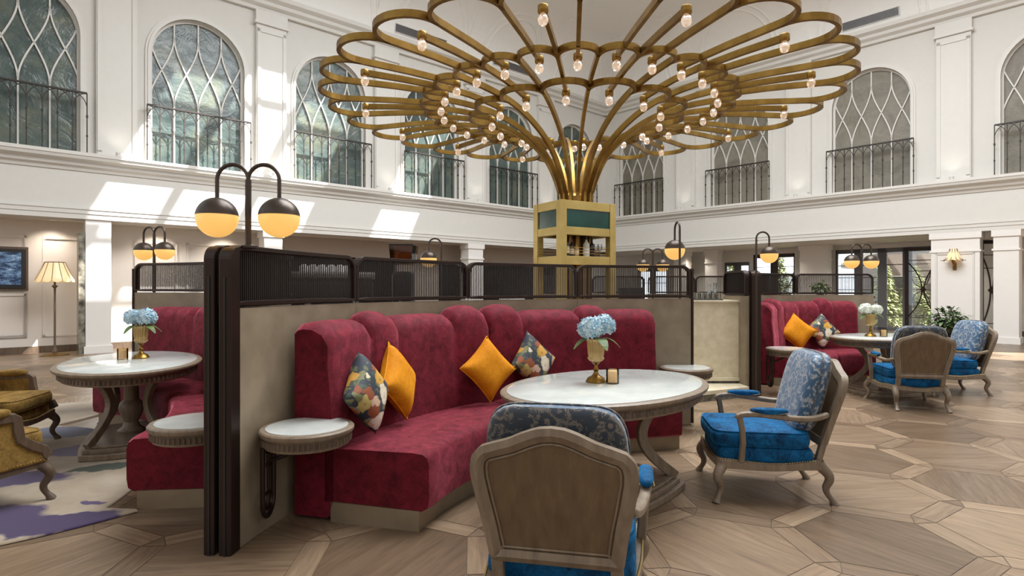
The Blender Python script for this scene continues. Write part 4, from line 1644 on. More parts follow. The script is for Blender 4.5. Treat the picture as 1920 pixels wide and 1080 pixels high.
def face(dx, dy): return math.atan2(-dx, dy)
armchair('blue velvet armchair seen from behind in the foreground, its wooden back towards us', 0.235, 2.53, face(0.20, 0.98), group='blue armchairs')
armchair('blue velvet armchair turned side on, standing right of the middle table', 1.76, 4.12, face(-0.985, 0.15), group='blue armchairs')
armchair('blue velvet armchair seen from behind at the far right table', 4.80, 7.03, face(0.22, 0.975), group='blue armchairs')
armchair('blue velvet armchair side on at the far right, in front of the leafy plant', 5.92, 7.92, face(-0.99, 0.1), group='blue armchairs')
armchair('gold velvet armchair cut off by the left picture edge, nearest on the rug', -3.50, 3.62, face(0.30, 0.95), True, group='gold armchairs')
armchair('gold velvet armchair behind the nearest gold one, beside the left table', -4.52, 5.00, face(0.97, 0.2), True, group='gold armchairs')
# ------------------------------------------------------------------ rug
def rug_mat(cx, cy):
    k = NT('flowered_wool_rug')
    v = k.coord()
    n1 = k.noise(v, 1.6, 5, 0.6, 0.5)
    col = k.ramp(n1.outputs['Fac'], [(0.3, lin((126, 110, 90))), (0.5, lin((150, 135, 114))), (0.7, lin((168, 155, 138)))])
    wn_ = k.noise(v, 3.5, 3)
    sc = k.n('ShaderNodeVectorMath', operation='SCALE'); sc.inputs['Scale'].default_value = 0.36
    k.l(wn_.outputs['Color'], sc.inputs[0])
    ad = k.n('ShaderNodeVectorMath', operation='ADD'); k.l(v, ad.inputs[0]); k.l(sc.outputs[0], ad.inputs[1])
    sb = k.n('ShaderNodeVectorMath', operation='SUBTRACT'); k.l(ad.outputs[0], sb.inputs[0]); sb.inputs[1].default_value = (0.18, 0.18, 0.18)
    blobs = [(-2.78, 3.45, 0.42, 0.15, 24, (56, 40, 76)), (-3.35, 3.50, 0.5, 0.24, 8, (58, 42, 78)), (-3.75, 4.25, 0.50, 0.22, 15, (56, 40, 76)), (-3.05, 4.62, 0.42, 0.11, 20, (44, 56, 40)),
             (-2.62, 4.52, 0.30, 0.06, -10, (50, 66, 46)), (-4.3, 5.75, 0.55, 0.32, 30, (76, 80, 98)), (-3.75, 5.0, 0.25, 0.22, 0, (94, 84, 110)),
             (-4.0, 6.5, 0.5, 0.22, -20, (158, 136, 136)), (-2.72, 3.84, 0.09, 0.05, 10, (72, 54, 90)), (-2.45, 4.05, 0.2, 0.07, 20, (150, 140, 118)), (-3.4, 6.2, 0.4, 0.15, 50, (96, 104, 84))]
    for bx, by, rx, ry, ang, c in blobs:
        mp = k.n('ShaderNodeMapping', vector_type='TEXTURE')
        mp.inputs['Location'].default_value = (bx - cx, by - cy, 0)
        mp.inputs['Rotation'].default_value = (0, 0, R(ang))
        mp.inputs['Scale'].default_value = (rx, ry, 1)
        k.l(sb.outputs[0], mp.inputs['Vector'])
        mul = k.n('ShaderNodeVectorMath', operation='MULTIPLY'); mul.inputs[1].default_value = (1, 1, 0); k.l(mp.outputs[0], mul.inputs[0])
        ln = k.n('ShaderNodeVectorMath', operation='LENGTH'); k.l(mul.outputs[0], ln.inputs[0])
        m = k.ramp(ln.outputs['Value'], [(0.85, (1, 1, 1, 1)), (1.0, (0, 0, 0, 1))])
        col = k.mix(m, col, lin(c))
    pile = k.noise(v, 160, 2)
    k.l(col, k.b.inputs['Base Color'])
    k.set(Roughness=0.95)
    k.b.inputs['Sheen Weight'].default_value = 0.2
    k.bump(pile.outputs['Fac'], 0.3, 0.004)
    return k.m


RC_ = (-4.33, 5.02)
M['rug'] = rug_mat(*RC_)
def rug_outline(r):
    pts = []
    for k_ in range(240):
        a = 2 * PI * k_ / 240
        p = Vector((RC_[0] + r * math.cos(a), RC_[1] + r * math.sin(a), 0)) - C1
        ang = math.degrees(math.atan2(p.y, p.x))
        lim = R1 - 0.97 + (r - 2.38)                     # the sofa stands at the edge of the rug
        if 5.2 < ang < 80 and p.length > lim: p = p.normalized() * lim
        q = p + C1
        pts.append((q.x - RC_[0], q.y - RC_[1]))
    return pts
rug = MB().loft([[(x, y, z) for x, y in rug_outline(r)] for r, z in ((2.36, 0.001), (2.38, 0.005), (2.375, 0.012), (2.35, 0.015))]).build('round_rug', 'rug', smooth=True)
rug.location = (RC_[0], RC_[1], 0)
tag(rug, 'large round cream rug with purple and green flowers under the left table', 'rug')


# ------------------------------------------------------------------ globe lamps
def globe_lamp(label, x, y, zbase, rz, arms=(-1, 1), s=1.0, dz=0.0, base=True):
    """post with hooked arms, each carrying a globe: dark cap above, lit opal below"""
    o = thing('globe_lamp', label, 'lamp', (x, y, zbase), rz, 'hooked globe lamps')
    zc = 1.81 + dz - zbase
    ro, zt = 0.085 * s, 2.02 + dz - zbase
    pr_ = 0.0165 if len(arms) == 2 else 0.012
    MB().tube([(0, 0, 0), (0, 0, zt)], pr_, 10).build('post', 'bronze', o, smooth=True)
    if base: MB().lathe([(0, 0), (0.05, 0), (0.05, 0.012), (0.02, 0.02), (0, 0.02)], n=20).build('base', 'bronze', o, smooth=True)
    for sg in arms:
        pts = [(0.008 * sg, 0, zt - 0.04)] + [(sg * (ro * 1 - ro * math.cos(PI * i / 14)), 0, zt + ro * math.sin(PI * i / 14)) for i in range(15)] + [(sg * 2 * ro, 0, zc + 0.10 * s)]
        a = MB().tube(pts, 0.0115 * s, 8).build('arm', 'bronze', o, smooth=True)
        r = 0.11 * s
        cap = [(r * math.cos(t * PI / 24), r * math.sin(t * PI / 24)) for t in range(1, 13)]
        cap = [(r * 1.012, 0.012)] + [(p_ * 1.012, z_ * 1.012) for p_, z_ in cap]
        MB().lathe([(0, 0.012)] + cap, c=(sg * 2 * ro, 0, zc), n=28).build('globe_cap', 'bronze', a, smooth=True)
        bowl = [(r * math.cos(t * PI / 24), r * math.sin(t * PI / 24)) for t in range(-12, 2)]
        MB().lathe(bowl, c=(sg * 2 * ro, 0, zc), n=28).build('globe', 'globe', a, smooth='all')
    return o


globe_lamp('twin globe lamp on the near end of the main partition, largest of the lamps', -1.465, 3.22, Z_MESH1, R(2))
globe_lamp('twin globe lamp at the end of the left partition, before the panelled wall', -4.37, 7.08, 0.0, R(-18), dz=0.06)
globe_lamp('single globe lamp at the far end of the main partition', 1.80, 6.22, 0.0, R(-88), (-1,), dz=0.03)
globe_lamp('slim single globe lamp in front of the short partition, right of the cream bar end', 3.16, 7.50, 0.0, R(2), (1,), dz=0.04)
globe_lamp('twin globe lamp standing behind the far right sofa, before the garden doors', 5.98, 9.92, 0.0, R(8), dz=0.06, s=1.08)
globe_lamp('far single globe lamp beyond the coffee grinder', -1.05, 8.6, 0.0, R(0), (-1,), dz=0.04, s=1.1)
globe_lamp('far twin globe lamp seen through the rod screen right of the brass tower', 2.55, 10.5, 0.0, R(0), dz=0.02, s=1.05)


# ------------------------------------------------------------------ brass bar tower and petal chandelier
TWX, TWY = 0.90, 8.36
tw = thing('bar_tower', 'square brass bottle tower with green panels, under the petal chandelier', 'bar tower', (TWX, TWY, 0), math.atan2(0.51, 0.86))
ta, tb = 0.97, 0.68
pw = 0.105
for sx in (-1, 1):
    for sy in (-1, 1):
        MB().box((sx * (ta / 2 - pw / 2), sy * (tb / 2 - pw / 2), 1.31), (pw, pw, 2.62)).build('post', 'tower_brass', tw, bevel=0.004)
def band(z0, z1, name, mat='tower_brass'):
    mb = MB()
    zc, hh = (z0 + z1) / 2, z1 - z0
    for sy in (-1, 1): mb.box((0, sy * (tb / 2 - 0.05), zc), (ta - 2 * pw, 0.085, hh))
    for sx in (-1, 1): mb.box((sx * (ta / 2 - 0.05), 0, zc), (0.085, tb - 2 * pw, hh))
    return mb.build(name, mat, tw, bevel=0.003)
band(2.50, 2.62, 'top_band'); band(2.15, 2.26, 'middle_band'); band(1.74, 1.86, 'shelf_band')
MB().box((0, 0, 2.60), (ta - 0.2, tb - 0.2, 0.03)).build('top_plate', 'tower_brass', tw)
MB().box((0, 0, 1.845), (ta - 0.18, tb - 0.18, 0.03)).build('shelf', 'tower_brass', tw)
gp = MB()
for sy in (-1, 1): gp.box((0, sy * (tb / 2 - 0.03), 2.38), (ta - 2 * pw, 0.02, 0.24))
for sx in (-1, 1): gp.box((sx * (ta / 2 - 0.03), 0, 2.38), (0.02, tb - 2 * pw, 0.24))
gp.build('green_panel', 'green_glass', tw)
rl = MB()
for z in (1.90, 1.94, 1.98):
    for sy in (-1, 1): rl.tube([(-ta / 2 + pw, sy * (tb / 2 - 0.03), z), (ta / 2 - pw, sy * (tb / 2 - 0.03), z)], 0.004, 6)
    for sx in (-1, 1): rl.tube([(sx * (ta / 2 - 0.03), -tb / 2 + pw, z), (sx * (ta / 2 - 0.03), tb / 2 - pw, z)], 0.004, 6)
rl.build('shelf_rail', 'brass', tw)


def tower_at(u, v):
    a = math.atan2(0.51, 0.86)
    return TWX + u * math.cos(a) - v * math.sin(a), TWY + u * math.sin(a) + v * math.cos(a)


def bottle(label, u, v, h, r, body, cap_m, lab_m, zb=1.862):
    x, y = tower_at(u, v)
    o = thing('bottle', label, 'bottle', (x, y, zb), 0, 'bottles in the brass tower')
    MB().lathe([(0, 0), (r, 0), (r, h * 0.58), (r * 0.8, h * 0.66), (r * 0.34, h * 0.76), (r * 0.32, h * 0.94), (0, h * 0.94)], n=16).build('body', body, o, smooth=True)
    MB().lathe([(r * 0.37, h * 0.84), (r * 0.39, h), (0, h)], n=12).build('cap', cap_m, o, smooth=True)
    MB().lathe([(r * 1.02, h * 0.12), (r * 1.02, h * 0.45)], n=16, cap=False).build('label', lab_m, o, smooth=True)
    return o


M['dark_glass'] = plain('dark_bottle_glass', (34, 30, 28), 0.1)
M['red_cap'] = plain('red_foil', (130, 34, 30), 0.4)
M['pale_bottle'] = plain('pale_bottle_glass', (204, 204, 190), 0.1)
M['paper'] = plain('label_paper', (226, 214, 186), 0.7)
bottle('dark bottle with cream label, leftmost in the brass tower', -0.30, -0.22, 0.30, 0.04, 'dark_glass', 'red_cap', 'paper')
bottle('red topped bottle second from the left in the brass tower', -0.20, -0.20, 0.24, 0.035, 'dark_glass', 'red_cap', 'paper')
bottle('short amber bottle third from the left in the brass tower', -0.13, -0.22, 0.20, 0.035, 'amber_glass', 'brass', 'paper')
bottle('pale square shouldered bottle in the middle of the brass tower', 0.06, -0.20, 0.29, 0.048, 'pale_bottle', 'black', 'white_china')
bottle('slim black bottle right of the pale one in the brass tower', 0.16, -0.20, 0.27, 0.038, 'dark_glass', 'black', 'dark_glass')
for i, (u, lb) in enumerate(((0.24, 'stemmed glass beside the black bottle in the brass tower'), (0.30, 'stemmed glass nearest the right post of the brass tower'))):
    x, y = tower_at(u, -0.2)
    g = thing('stem_glass', lb, 'glass', (x, y, 1.862), 0, 'stemmed glasses in the tower')
    MB().lathe([(0, 0), (0.032, 0), (0.03, 0.004), (0.004, 0.01), (0.004, 0.08), (0, 0.08)], n=14).build('foot', 'crystal', g, smooth=True)
    MB().lathe([(0.004, 0.08), (0.035, 0.11), (0.04, 0.14), (0.033, 0.19)], n=14, cap=False).build('bowl', 'crystal', g, smooth=True)

CHX, CHY = 0.93, 8.45
ch = thing('petal_chandelier', 'huge brass petal chandelier with crystal bulbs spreading from the bar tower', 'chandelier', (CHX, CHY, 0))
PROF = [(0.195, 1.0), (0.205, 2.60), (0.24, 2.83), (0.325, 3.08), (0.45, 3.32), (0.66, 3.56), (0.96, 3.77), (1.26, 3.90), (1.60, 3.98), (1.98, 4.03), (2.60, 4.05), (3.2, 4.05), (3.7, 4.05)]
def cz(r):
    for (r0, z0), (r1, z1) in zip(PROF[1:], PROF[2:]):
        if r <= r1: return lerp(z0, z1, (r - r0) / (r1 - r0))
    return PROF[-1][1]
# smooth profile for the stems (Catmull-Rom through the points)
def stem_profile(rmax):
    P = [p for p in PROF if p[0] <= rmax + 1e-6]
    out = []
    for i in range(len(P) - 1):
        p0 = P[max(0, i - 1)]; p1 = P[i]; p2 = P[i + 1]; p3 = P[min(len(P) - 1, i + 2)]
        for k_ in range(5):
            t_ = k_ / 5
            def cr(a, b, c, d): return 0.5 * (2 * b + (c - a) * t_ + (2 * a - 5 * b + 4 * c - d) * t_ ** 2 + (3 * b - a - 3 * c + d) * t_ ** 3)
            out.append((cr(p0[0], p1[0], p2[0], p3[0]), cr(p0[1], p1[1], p2[1], p3[1])))
    out.append(P[-1])
    return out
N_ST = 14
R_1, R_2, R_3 = 1.26, 1.98, 3.20
bw, bh = 0.022, 0.036
SEC = [(-bw, -bh), (bw, -bh), (bw, bh), (-bw, bh)]
def pol(r, a, z): return Vector((r * math.cos(a), r * math.sin(a), z))
step = 2 * PI / N_ST
a00 = -PI / 2 + R(0.8)


def stem_mesh(a):
    pts = [pol(r, a, z) for r, z in stem_profile(R_2)]
    tang = Vector((-math.sin(a), math.cos(a), 0))
    rings = []
    for i in range(len(pts)):
        t_ = (pts[min(len(pts) - 1, i + 1)] - pts[max(0, i - 1)]).normalized()
        u_ = t_.cross(tang)
        rings.append([pts[i] + tang * p_ + u_ * q_ for p_, q_ in SEC])
    return MB().loft(rings)


def bar_mesh(r0, r1, a):
    n_ = 8
    pts = [pol(lerp(r0, r1, i / n_), a, cz(lerp(r0, r1, i / n_))) for i in range(n_ + 1)]
    return MB().sweep(pts, SEC, up=(0, 0, 1))


def scallop_mesh(r, a, half, d):
    pts = []
    n_ = 16
    for i in range(n_ + 1):
        s = i / n_
        rr_ = r + d * math.sin(PI * s)
        pts.append(pol(rr_, a - half * math.cos(PI * s), cz(r)))
    return MB().sweep(pts, SEC, up=(0, 0, 1))


sock_mb = MB().lathe([(0, 0.035), (0.048, 0.035), (0.052, 0.028), (0.052, -0.03), (0.044, -0.04), (0, -0.04)], n=16)
bulb_mb = MB().lathe([(0.02, -0.04), (0.034, -0.055), (0.050, -0.085), (0.050, -0.115), (0.036, -0.145), (0.014, -0.158), (0, -0.158)], n=8)
sock0 = None
def socket(r, a, zz):
    global sock0
    if sock0 is None:
        s = sock_mb.build('socket', 'brass', ch, smooth=True)
        b = bulb_mb.build('bulb', 'bulb', s)
        sock0 = (s, b)
    else:
        s = sock0[0].copy(); COL.objects.link(s); s.parent = ch
        b = sock0[1].copy(); COL.objects.link(b); b.parent = s
    s.location = pol(r, a, zz)


def spin(first, name, k, total):
    """further copies of a part, turned about the tower's axis"""
    for i in range(1, k):
        c = first.copy(); COL.objects.link(c); c.parent = ch
        c.rotation_euler = (0, 0, 2 * PI * i / total)


spin(stem_mesh(a00).build('stem', 'brass', ch), 'stem', N_ST, N_ST)
spin(bar_mesh(R_1 - 0.03, 3.02, a00 + step / 2).build('arm', 'brass', ch), 'arm', N_ST, N_ST)
spin(bar_mesh(R_2 - 0.02, R_3, a00 + step / 4).build('rib', 'brass', ch), 'rib', 2 * N_ST, 2 * N_ST)
spin(scallop_mesh(R_1, a00 + step / 2, step / 2, 0.29).build('petal_loop', 'brass', ch), 'petal_loop', N_ST, N_ST)
spin(scallop_mesh(R_2, a00 + step / 4, step / 4, 0.25).build('petal_loop', 'brass', ch), 'petal_loop', 2 * N_ST, 2 * N_ST)
spin(scallop_mesh(R_3, a00, step / 4, 0.36).build('petal_loop', 'brass', ch), 'petal_loop', 2 * N_ST, 2 * N_ST)
for i in range(N_ST):
    a = a00 + step * (i + 0.5)
    socket(R_1 - 0.04, a, cz(R_1 - 0.04) - 0.02)
    socket(3.05, a, cz(3.05))
for i in range(2 * N_ST):
    a = a00 + step * (i + 0.5) / 2
    socket(R_2 - 0.03, a, cz(R_2 - 0.03) - 0.01)


# ------------------------------------------------------------------ bar counter and what stands on it
ring = []
for i in range(31):
    a = R(lerp(12, 150, i / 30))
    c, s = math.cos(a), math.sin(a)
    ring.append([Vector((0.93 + r * c, 8.45 + r * s, z)) for r, z in ((1.55, 0.0), (2.0, 0.0), (2.0, 1.05), (1.55, 1.05))])
bc = thing('bar_counter', 'curved cream bar counter around the brass tower, behind the screens', 'bar counter')
MB().loft(ring).build('counter_body', 'cream_stone', bc)
ring = []
for i in range(31):
    a = R(lerp(12, 150, i / 30))
    c, s = math.cos(a), math.sin(a)
    ring.append([Vector((0.93 + r * c, 8.45 + r * s, z)) for r, z in ((1.48, 1.05), (2.06, 1.05), (2.06, 1.10), (1.48, 1.10))])
MB().loft(ring).build('counter_top', 'marble', bc)

be = thing('bar_end_block', 'cream stone bar end block beside the short dark screened panel', 'bar counter', (2.78, 8.1, 0))
MB().box((0, 0, 0.72), (0.76, 0.45, 1.02)).build('body', 'cream_stone', be, bevel=0.006)
MB().box((0, 0, 1.24), (0.80, 0.50, 0.03)).build('top', 'cream_stone', be, bevel=0.004)
MB().box((0, 0.0, 0.185), (0.80, 0.50, 0.05)).build('footing', 'cream_stone', be, bevel=0.004)
MB().box((0, 0.0, 0.08), (0.72, 0.42, 0.16)).build('kick', 'dark_marble', be)
sp_ = thing('bar_step', 'low marble step at the foot of the cream bar end', 'step', (2.70, 7.62, 0))
outl = [(-0.40, -0.42), (0.38, -0.05), (0.38, 0.22), (-0.40, 0.22)]
MB().prism(outl, lambda a, b, d: (a, b, d), 0.0, 0.085).build('riser', 'dark_marble', sp_)
MB().prism([(a * 1.03, b * 1.04 - 0.01) for a, b in outl], lambda a, b, d: (a, b, d), 0.085, 0.13).build('tread', 'cream_stone', sp_)

tray = thing('glass_tray', 'thin dark tray of upturned glasses on the cream bar end', 'tray', (2.64, 8.0, 1.255))
MB().box((0, 0, 0.006), (0.46, 0.26, 0.012)).build('base', 'black', tray, bevel=0.003)
gl0 = None
for i in range(6):
    for j in range(3):
        lb = 'small clear tumbler on the tray at the cream bar end'
        x, y = 2.64 - 0.19 + i * 0.075, 8.0 - 0.085 + j * 0.085
        if gl0 is None:
            gl0 = MB().lathe([(0.030, 0), (0.026, 0.085), (0, 0.088)], n=12, cap=False).build('tumbler', 'crystal', smooth=True)
            tag(gl0, lb, 'glass', 'tumblers on the bar end tray'); gl0.location = (x, y, 1.268)
        else:
            c = gl0.copy(); COL.objects.link(c); c.location = (x, y, 1.268)
for i, (dx, h, mat, lb) in enumerate(((0.02, 0.22, 'crystal', 'tall clear carafe behind the tumblers on the cream bar end'), (0.10, 0.24, 'crystal', 'clear stemmed jug right of the carafe on the cream bar end'))):
    v_ = MB().lathe([(0, 0), (0.035, 0), (0.04, h * 0.4), (0.015, h * 0.65), (0.02, h)], n=14, cap=False).build('carafe', mat, smooth=True)
    v_.location = (2.78 + dx, 8.22, 1.256); tag(v_, lb, 'carafe')

# coffee counter behind the first screens
cc = thing('coffee_counter', 'pale counter behind the main partition, carrying the coffee machine', 'counter')
MB().box((-1.5, 5.9, 0.52), (2.2, 0.6, 1.04), R(24)).build('body', 'cream_stone', cc)
MB().box((-1.5, 5.9, 1.06), (2.3, 0.66, 0.04), R(24)).build('top', 'marble', cc)
cm = thing('coffee_machine', 'dark espresso machine behind the rod screens of the main partition', 'coffee machine', (-1.82, 5.76, 1.08), R(24))
MB().box((0, 0, 0.25), (0.80, 0.46, 0.34)).build('body', 'black', cm, bevel=0.04)
MB().box((0, 0, 0.46), (0.84, 0.50, 0.07)).build('cup_rail', 'steel', cm, bevel=0.02)
MB().box((0, 0.02, 0.05), (0.78, 0.44, 0.08)).build('drip_tray', 'steel', cm)
mb = MB()
for sx in (-0.22, 0.22): mb.lathe([(0, -0.06), (0.035, -0.06), (0.035, 0.0), (0, 0.0)], c=(sx, -0.26, 0.22), n=14).tube([(sx, -0.26, 0.18), (sx, -0.40, 0.17)], 0.012, 8)
mb.build('group_heads', 'steel', cm, smooth=True)
cup0 = None
for i in range(6):
    for j in range(2):
        u, v = -0.30 + i * 0.085, -0.05 + j * 0.09
        a = R(24)
        p = (-1.76 + u * math.cos(a) - v * math.sin(a), 5.78 + u * math.sin(a) + v * math.cos(a), 1.577)
        if cup0 is None:
            cup0 = MB().lathe([(0.042, 0), (0.038, 0.05), (0.024, 0.072), (0, 0.074)], n=14).build('cup', 'white_china', smooth=True)
            tag(cup0, 'white upturned cup on top of the dark espresso machine', 'cup', 'cups on the espresso machine'); cup0.location = p
        else:
            c = cup0.copy(); COL.objects.link(c); c.location = p
cg = thing('coffee_grinder', 'coffee grinder with smoked bean hopper above the middle screens', 'coffee grinder', (-1.13, 6.06, 0.0))
MB().box((0, 0, 1.34), (0.20, 0.26, 0.50)).build('body', 'black', cg, bevel=0.03)
MB().lathe([(0, 0), (0.10, 0), (0.14, 0.05), (0.155, 0.20), (0.15, 0.20), (0.13, 0.06), (0.09, 0.01)], c=(0, 0, 1.66), n=4, rz=PI / 4, sx=1.2, sy=1.0).build('hopper', 'smoke_plastic', cg, bevel=0.02)
MB().lathe([(0, 0.20), (0.158, 0.20), (0.158, 0.212), (0.14, 0.216), (0, 0.216)], c=(0, 0, 1.66), n=4, rz=PI / 4, sx=1.2, sy=1.0).build('hopper_lid', 'brown_metal', cg, bevel=0.01)
M['beans'] = mottled('coffee_beans', (70, 54, 42), (126, 104, 82), 60, 0.5)
MB().lathe([(0, 0.012), (0.085, 0.012), (0.120, 0.045), (0.05, 0.06), (0, 0.06)], c=(0, 0, 1.66), n=4, rz=PI / 4, sx=1.15, sy=0.95).build('beans', 'beans', cg)
MB().tube([(0, -0.13, 1.30), (0, -0.22, 1.30)], 0.02, 8).build('spout', 'steel', cg)
MB().box((0, 0, 1.096), (0.22, 0.30, 0.03)).build('foot', 'black', cg)

# things behind the screens nearer the tower
yc = thing('juice_glass', 'amber drink glass seen through the third screen of the main partition', 'glass', (-0.42, 6.75, 1.10))
MB().lathe([(0, 0), (0.04, 0), (0.055, 0.16), (0.05, 0.16), (0.038, 0.01)], n=16).build('tumbler', 'crystal', yc, smooth=True)
M['juice'] = plain('orange_juice', (190, 150, 50), 0.3)
MB().lathe([(0, 0.01), (0.037, 0.01), (0.047, 0.12), (0, 0.12)], n=16).build('drink', 'juice', yc, smooth=True)
fc = thing('service_counter', 'low pale service counter behind the middle screens', 'counter', (-0.2, 7.0, 0))
MB().box((0, 0, 0.52), (1.4, 0.6, 1.04)).build('body', 'cream_stone', fc)
MB().box((0, 0, 1.07), (1.46, 0.66, 0.06)).build('top', 'white_china', fc)
bx = thing('wire_basket', 'pale wire basket on the service counter behind the screens', 'basket', (0.0, 7.0, 1.10))
mb = MB()
for z in (0.01, 0.1, 0.19):
    mb.tube([(-0.15, -0.1, z), (0.15, -0.1, z), (0.15, 0.1, z), (-0.15, 0.1, z)], 0.006, 6, closed=True)
for i in range(7):
    mb.tube([(-0.15 + 0.05 * i, -0.1, 0.01), (-0.15 + 0.05 * i, -0.1, 0.19)], 0.004, 5)
    mb.tube([(-0.15 + 0.05 * i, 0.1, 0.01), (-0.15 + 0.05 * i, 0.1, 0.19)], 0.004, 5)
mb.build('wires', 'steel', bx)
MB().box((0, 0, 0.08), (0.27, 0.17, 0.14)).build('contents', 'beans', bx, bevel=0.02)
til = thing('till_screen', 'dark back of a till display behind the fourth screen of the main partition', 'screen', (1.9, 9.2, 1.10), R(5))
MB().box((0, 0, 0.22), (0.42, 0.04, 0.22)).build('display', 'black', til, bevel=0.01)
MB().box((0, 0.03, 0.06), (0.06, 0.06, 0.12)).build('foot', 'steel', til)
MB().box((0, 0.03, 0.008), (0.24, 0.2, 0.016)).build('base', 'steel', til)


# ------------------------------------------------------------------ left wall: television, floor lamp
tv = thing('wall_television', 'framed television cut off by the left picture edge on the panelled wall', 'television')
def lw(t_, n_, z_): return L(t_, NW + n_, z_)
def lbox(mb, a, b, n0, n1, z0, z1):
    return mb.loft([[lw(a, n0, z0), lw(b, n0, z0), lw(b, n1, z0), lw(a, n1, z0)], [lw(a, n0, z1), lw(b, n0, z1), lw(b, n1, z1), lw(a, n1, z1)]])
lbox(MB(), -2.42, -1.10, 0.03, 0.07, 1.36, 2.30).build('surround', 'dark_wood', tv, bevel=0.004)
lbox(MB(), -2.36, -1.14, 0.07, 0.10, 1.41, 2.25).build('bezel', 'black', tv, bevel=0.004)
def tv_mat():
    k = NT('television_picture')
    v = k.coord('Object', (1, 1, 2.2))
    nz = k.noise(v, 5.0, 5, 0.7)
    c = k.ramp(nz.outputs['Fac'], [(0.3, lin((10, 16, 30))), (0.45, lin((36, 64, 100))), (0.58, lin((120, 156, 190))), (0.7, lin((220, 232, 240)))])
    k.l(c, k.b.inputs['Emission Color']); k.b.inputs['Emission Strength'].default_value = 0.6
    k.b.inputs['Base Color'].default_value = (0.01, 0.01, 0.015, 1)
    k.set(Roughness=0.15)
    return k.m
M['tv'] = tv_mat()
lbox(MB(), -2.28, -1.22, 0.10, 0.104, 1.49, 2.18).build('screen', 'tv', tv)

fl = thing('floor_lamp', 'brass floor lamp with scalloped cream shade against the panelled wall', 'floor lamp', (-9.66, 12.25, 0))
n = 60
rings = []
for r, z in ((0.17, 1.96), (0.235, 1.80), (0.29, 1.68), (0.345, 1.58), (0.34, 1.57), (0.165, 1.955)):
    rings.append([(r * math.cos(2 * PI * k_ / n), r * math.sin(2 * PI * k_ / n), z - (0.035 * abs(math.sin(6 * 2 * PI * k_ / n)) if 1.5 < z < 1.65 else 0)) for k_ in range(n)])
sh = MB().loft(rings, cap=False).build('lamp_shade', 'shade', fl, smooth='all')
br = MB()
for k_ in range(12):
    a = 2 * PI * k_ / 12
    br.tube([(r * math.cos(a), r * math.sin(a), z) for r, z in ((0.172, 1.965), (0.237, 1.80), (0.293, 1.68), (0.348, 1.57))], 0.006, 5)
br.tube([(0.172 * math.cos(2 * PI * i / 30), 0.172 * math.sin(2 * PI * i / 30), 1.962) for i in range(30)], 0.008, 5, closed=True)
br.build('braid', 'dark_wood', sh)
MB().lathe([(0, 0.05), (0.04, 0.05), (0.05, 0.10), (0.03, 0.14), (0.02, 0.2), (0.018, 1.3), (0.022, 1.42), (0.06, 1.46), (0.02, 1.49), (0.012, 1.9), (0, 1.9)], n=16).build('pole', 'dark_wood', fl, smooth=True)
MB().lathe([(0, 0), (0.26, 0), (0.26, 0.015), (0.20, 0.035), (0.06, 0.06), (0, 0.06)], n=32).build('base', 'brass', fl, smooth=True)

# ------------------------------------------------------------------ right wall: sconce, plants
pc = W(c1790, 0.0, 0)
sc_ = thing('wall_sconce', 'wall sconce with pleated cream shade on the white pier at the right', 'wall lamp', (0, 0, 0))
base = W(c1790, 0.16, 2.30)
n = 40
rings = []
for r, z in ((0.075, 0.16), (0.10, 0.04), (0.135, -0.06), (0.185, -0.13), (0.18, -0.135), (0.07, 0.155)):
    rings.append([base + Vector((r * math.cos(2 * PI * k_ / n), r * math.sin(2 * PI * k_ / n), z - (0.02 * abs(math.sin(4 * 2 * PI * k_ / n)) if z < -0.1 else 0))) for k_ in range(n)])
MB().loft(rings, cap=False).build('lamp_shade', 'shade', sc_, smooth='all')
wr = MB()
for k_ in range(10):
    a = 2 * PI * k_ / 10
    wr.tube([base + Vector((r * math.cos(a), r * math.sin(a), z)) for r, z in ((0.08, 0.16), (0.104, 0.04), (0.14, -0.06), (0.19, -0.13), (0.25, -0.155), (0.27, -0.14))], 0.008, 5)
wr.build('shade_wires', 'dark_wood', sc_)
MB().tube([W(c1790, -0.01, 1.98), W(c1790, 0.12, 1.98), W(c1790, 0.16, 2.05), W(c1790, 0.16, 2.2)], 0.014, 8).build('arm', 'brass', sc_, smooth=True)
MB().box(W(c1790, 0.0, 2.0), (0.08, 0.04, 0.2), math.atan2(DR.y, DR.x)).build('back_plate', 'brass', sc_, bevel=0.01)
MB().lathe([(0, -0.26), (0.02, -0.24), (0.05, -0.16), (0.05, -0.13), (0, -0.13)], c=base, n=16).build('cup', 'brass', sc_, smooth=True)


def bushy_plant(name, label, x, y, z0, crown, rad, nleaf, pot_h, mat, seed, zbase=0.0, pot_r=0.14):
    rr = random.Random(seed)
    o = thing(name, label, 'plant', (x, y, zbase))
    MB().lathe([(0, 0), (pot_r * 0.75, 0), (pot_r, pot_h), (pot_r * 0.9, pot_h), (pot_r * 0.85, pot_h - 0.03), (0, pot_h - 0.03)], n=24).build('pot', 'terracotta', o, smooth=True)
    st = MB(); lv = MB()
    for i in range(nleaf):
        d = Vector((rr.gauss(0, 1), rr.gauss(0, 1), rr.gauss(0, 0.8))).normalized()
        p = Vector((0, 0, crown)) + Vector((d.x * rad, d.y * rad, d.z * rad * 0.8)) * rr.uniform(0.35, 1.0)
        leaf_blade(lv, p, (d.x + rr.uniform(-.4, .4), d.y + rr.uniform(-.4, .4), d.z * 0.4 + rr.uniform(-.1, .4)), rr.uniform(0.07, 0.12), 0.05, 0.4)
        if i % 9 == 0: st.tube([(0, 0, pot_h - 0.03), (p.x * 0.3, p.y * 0.3, lerp(pot_h, crown, 0.6)), tuple(p)], 0.006, 5)
    st.build('stems', 'dark_wood', o); lv.build('foliage', mat, o)
    return o


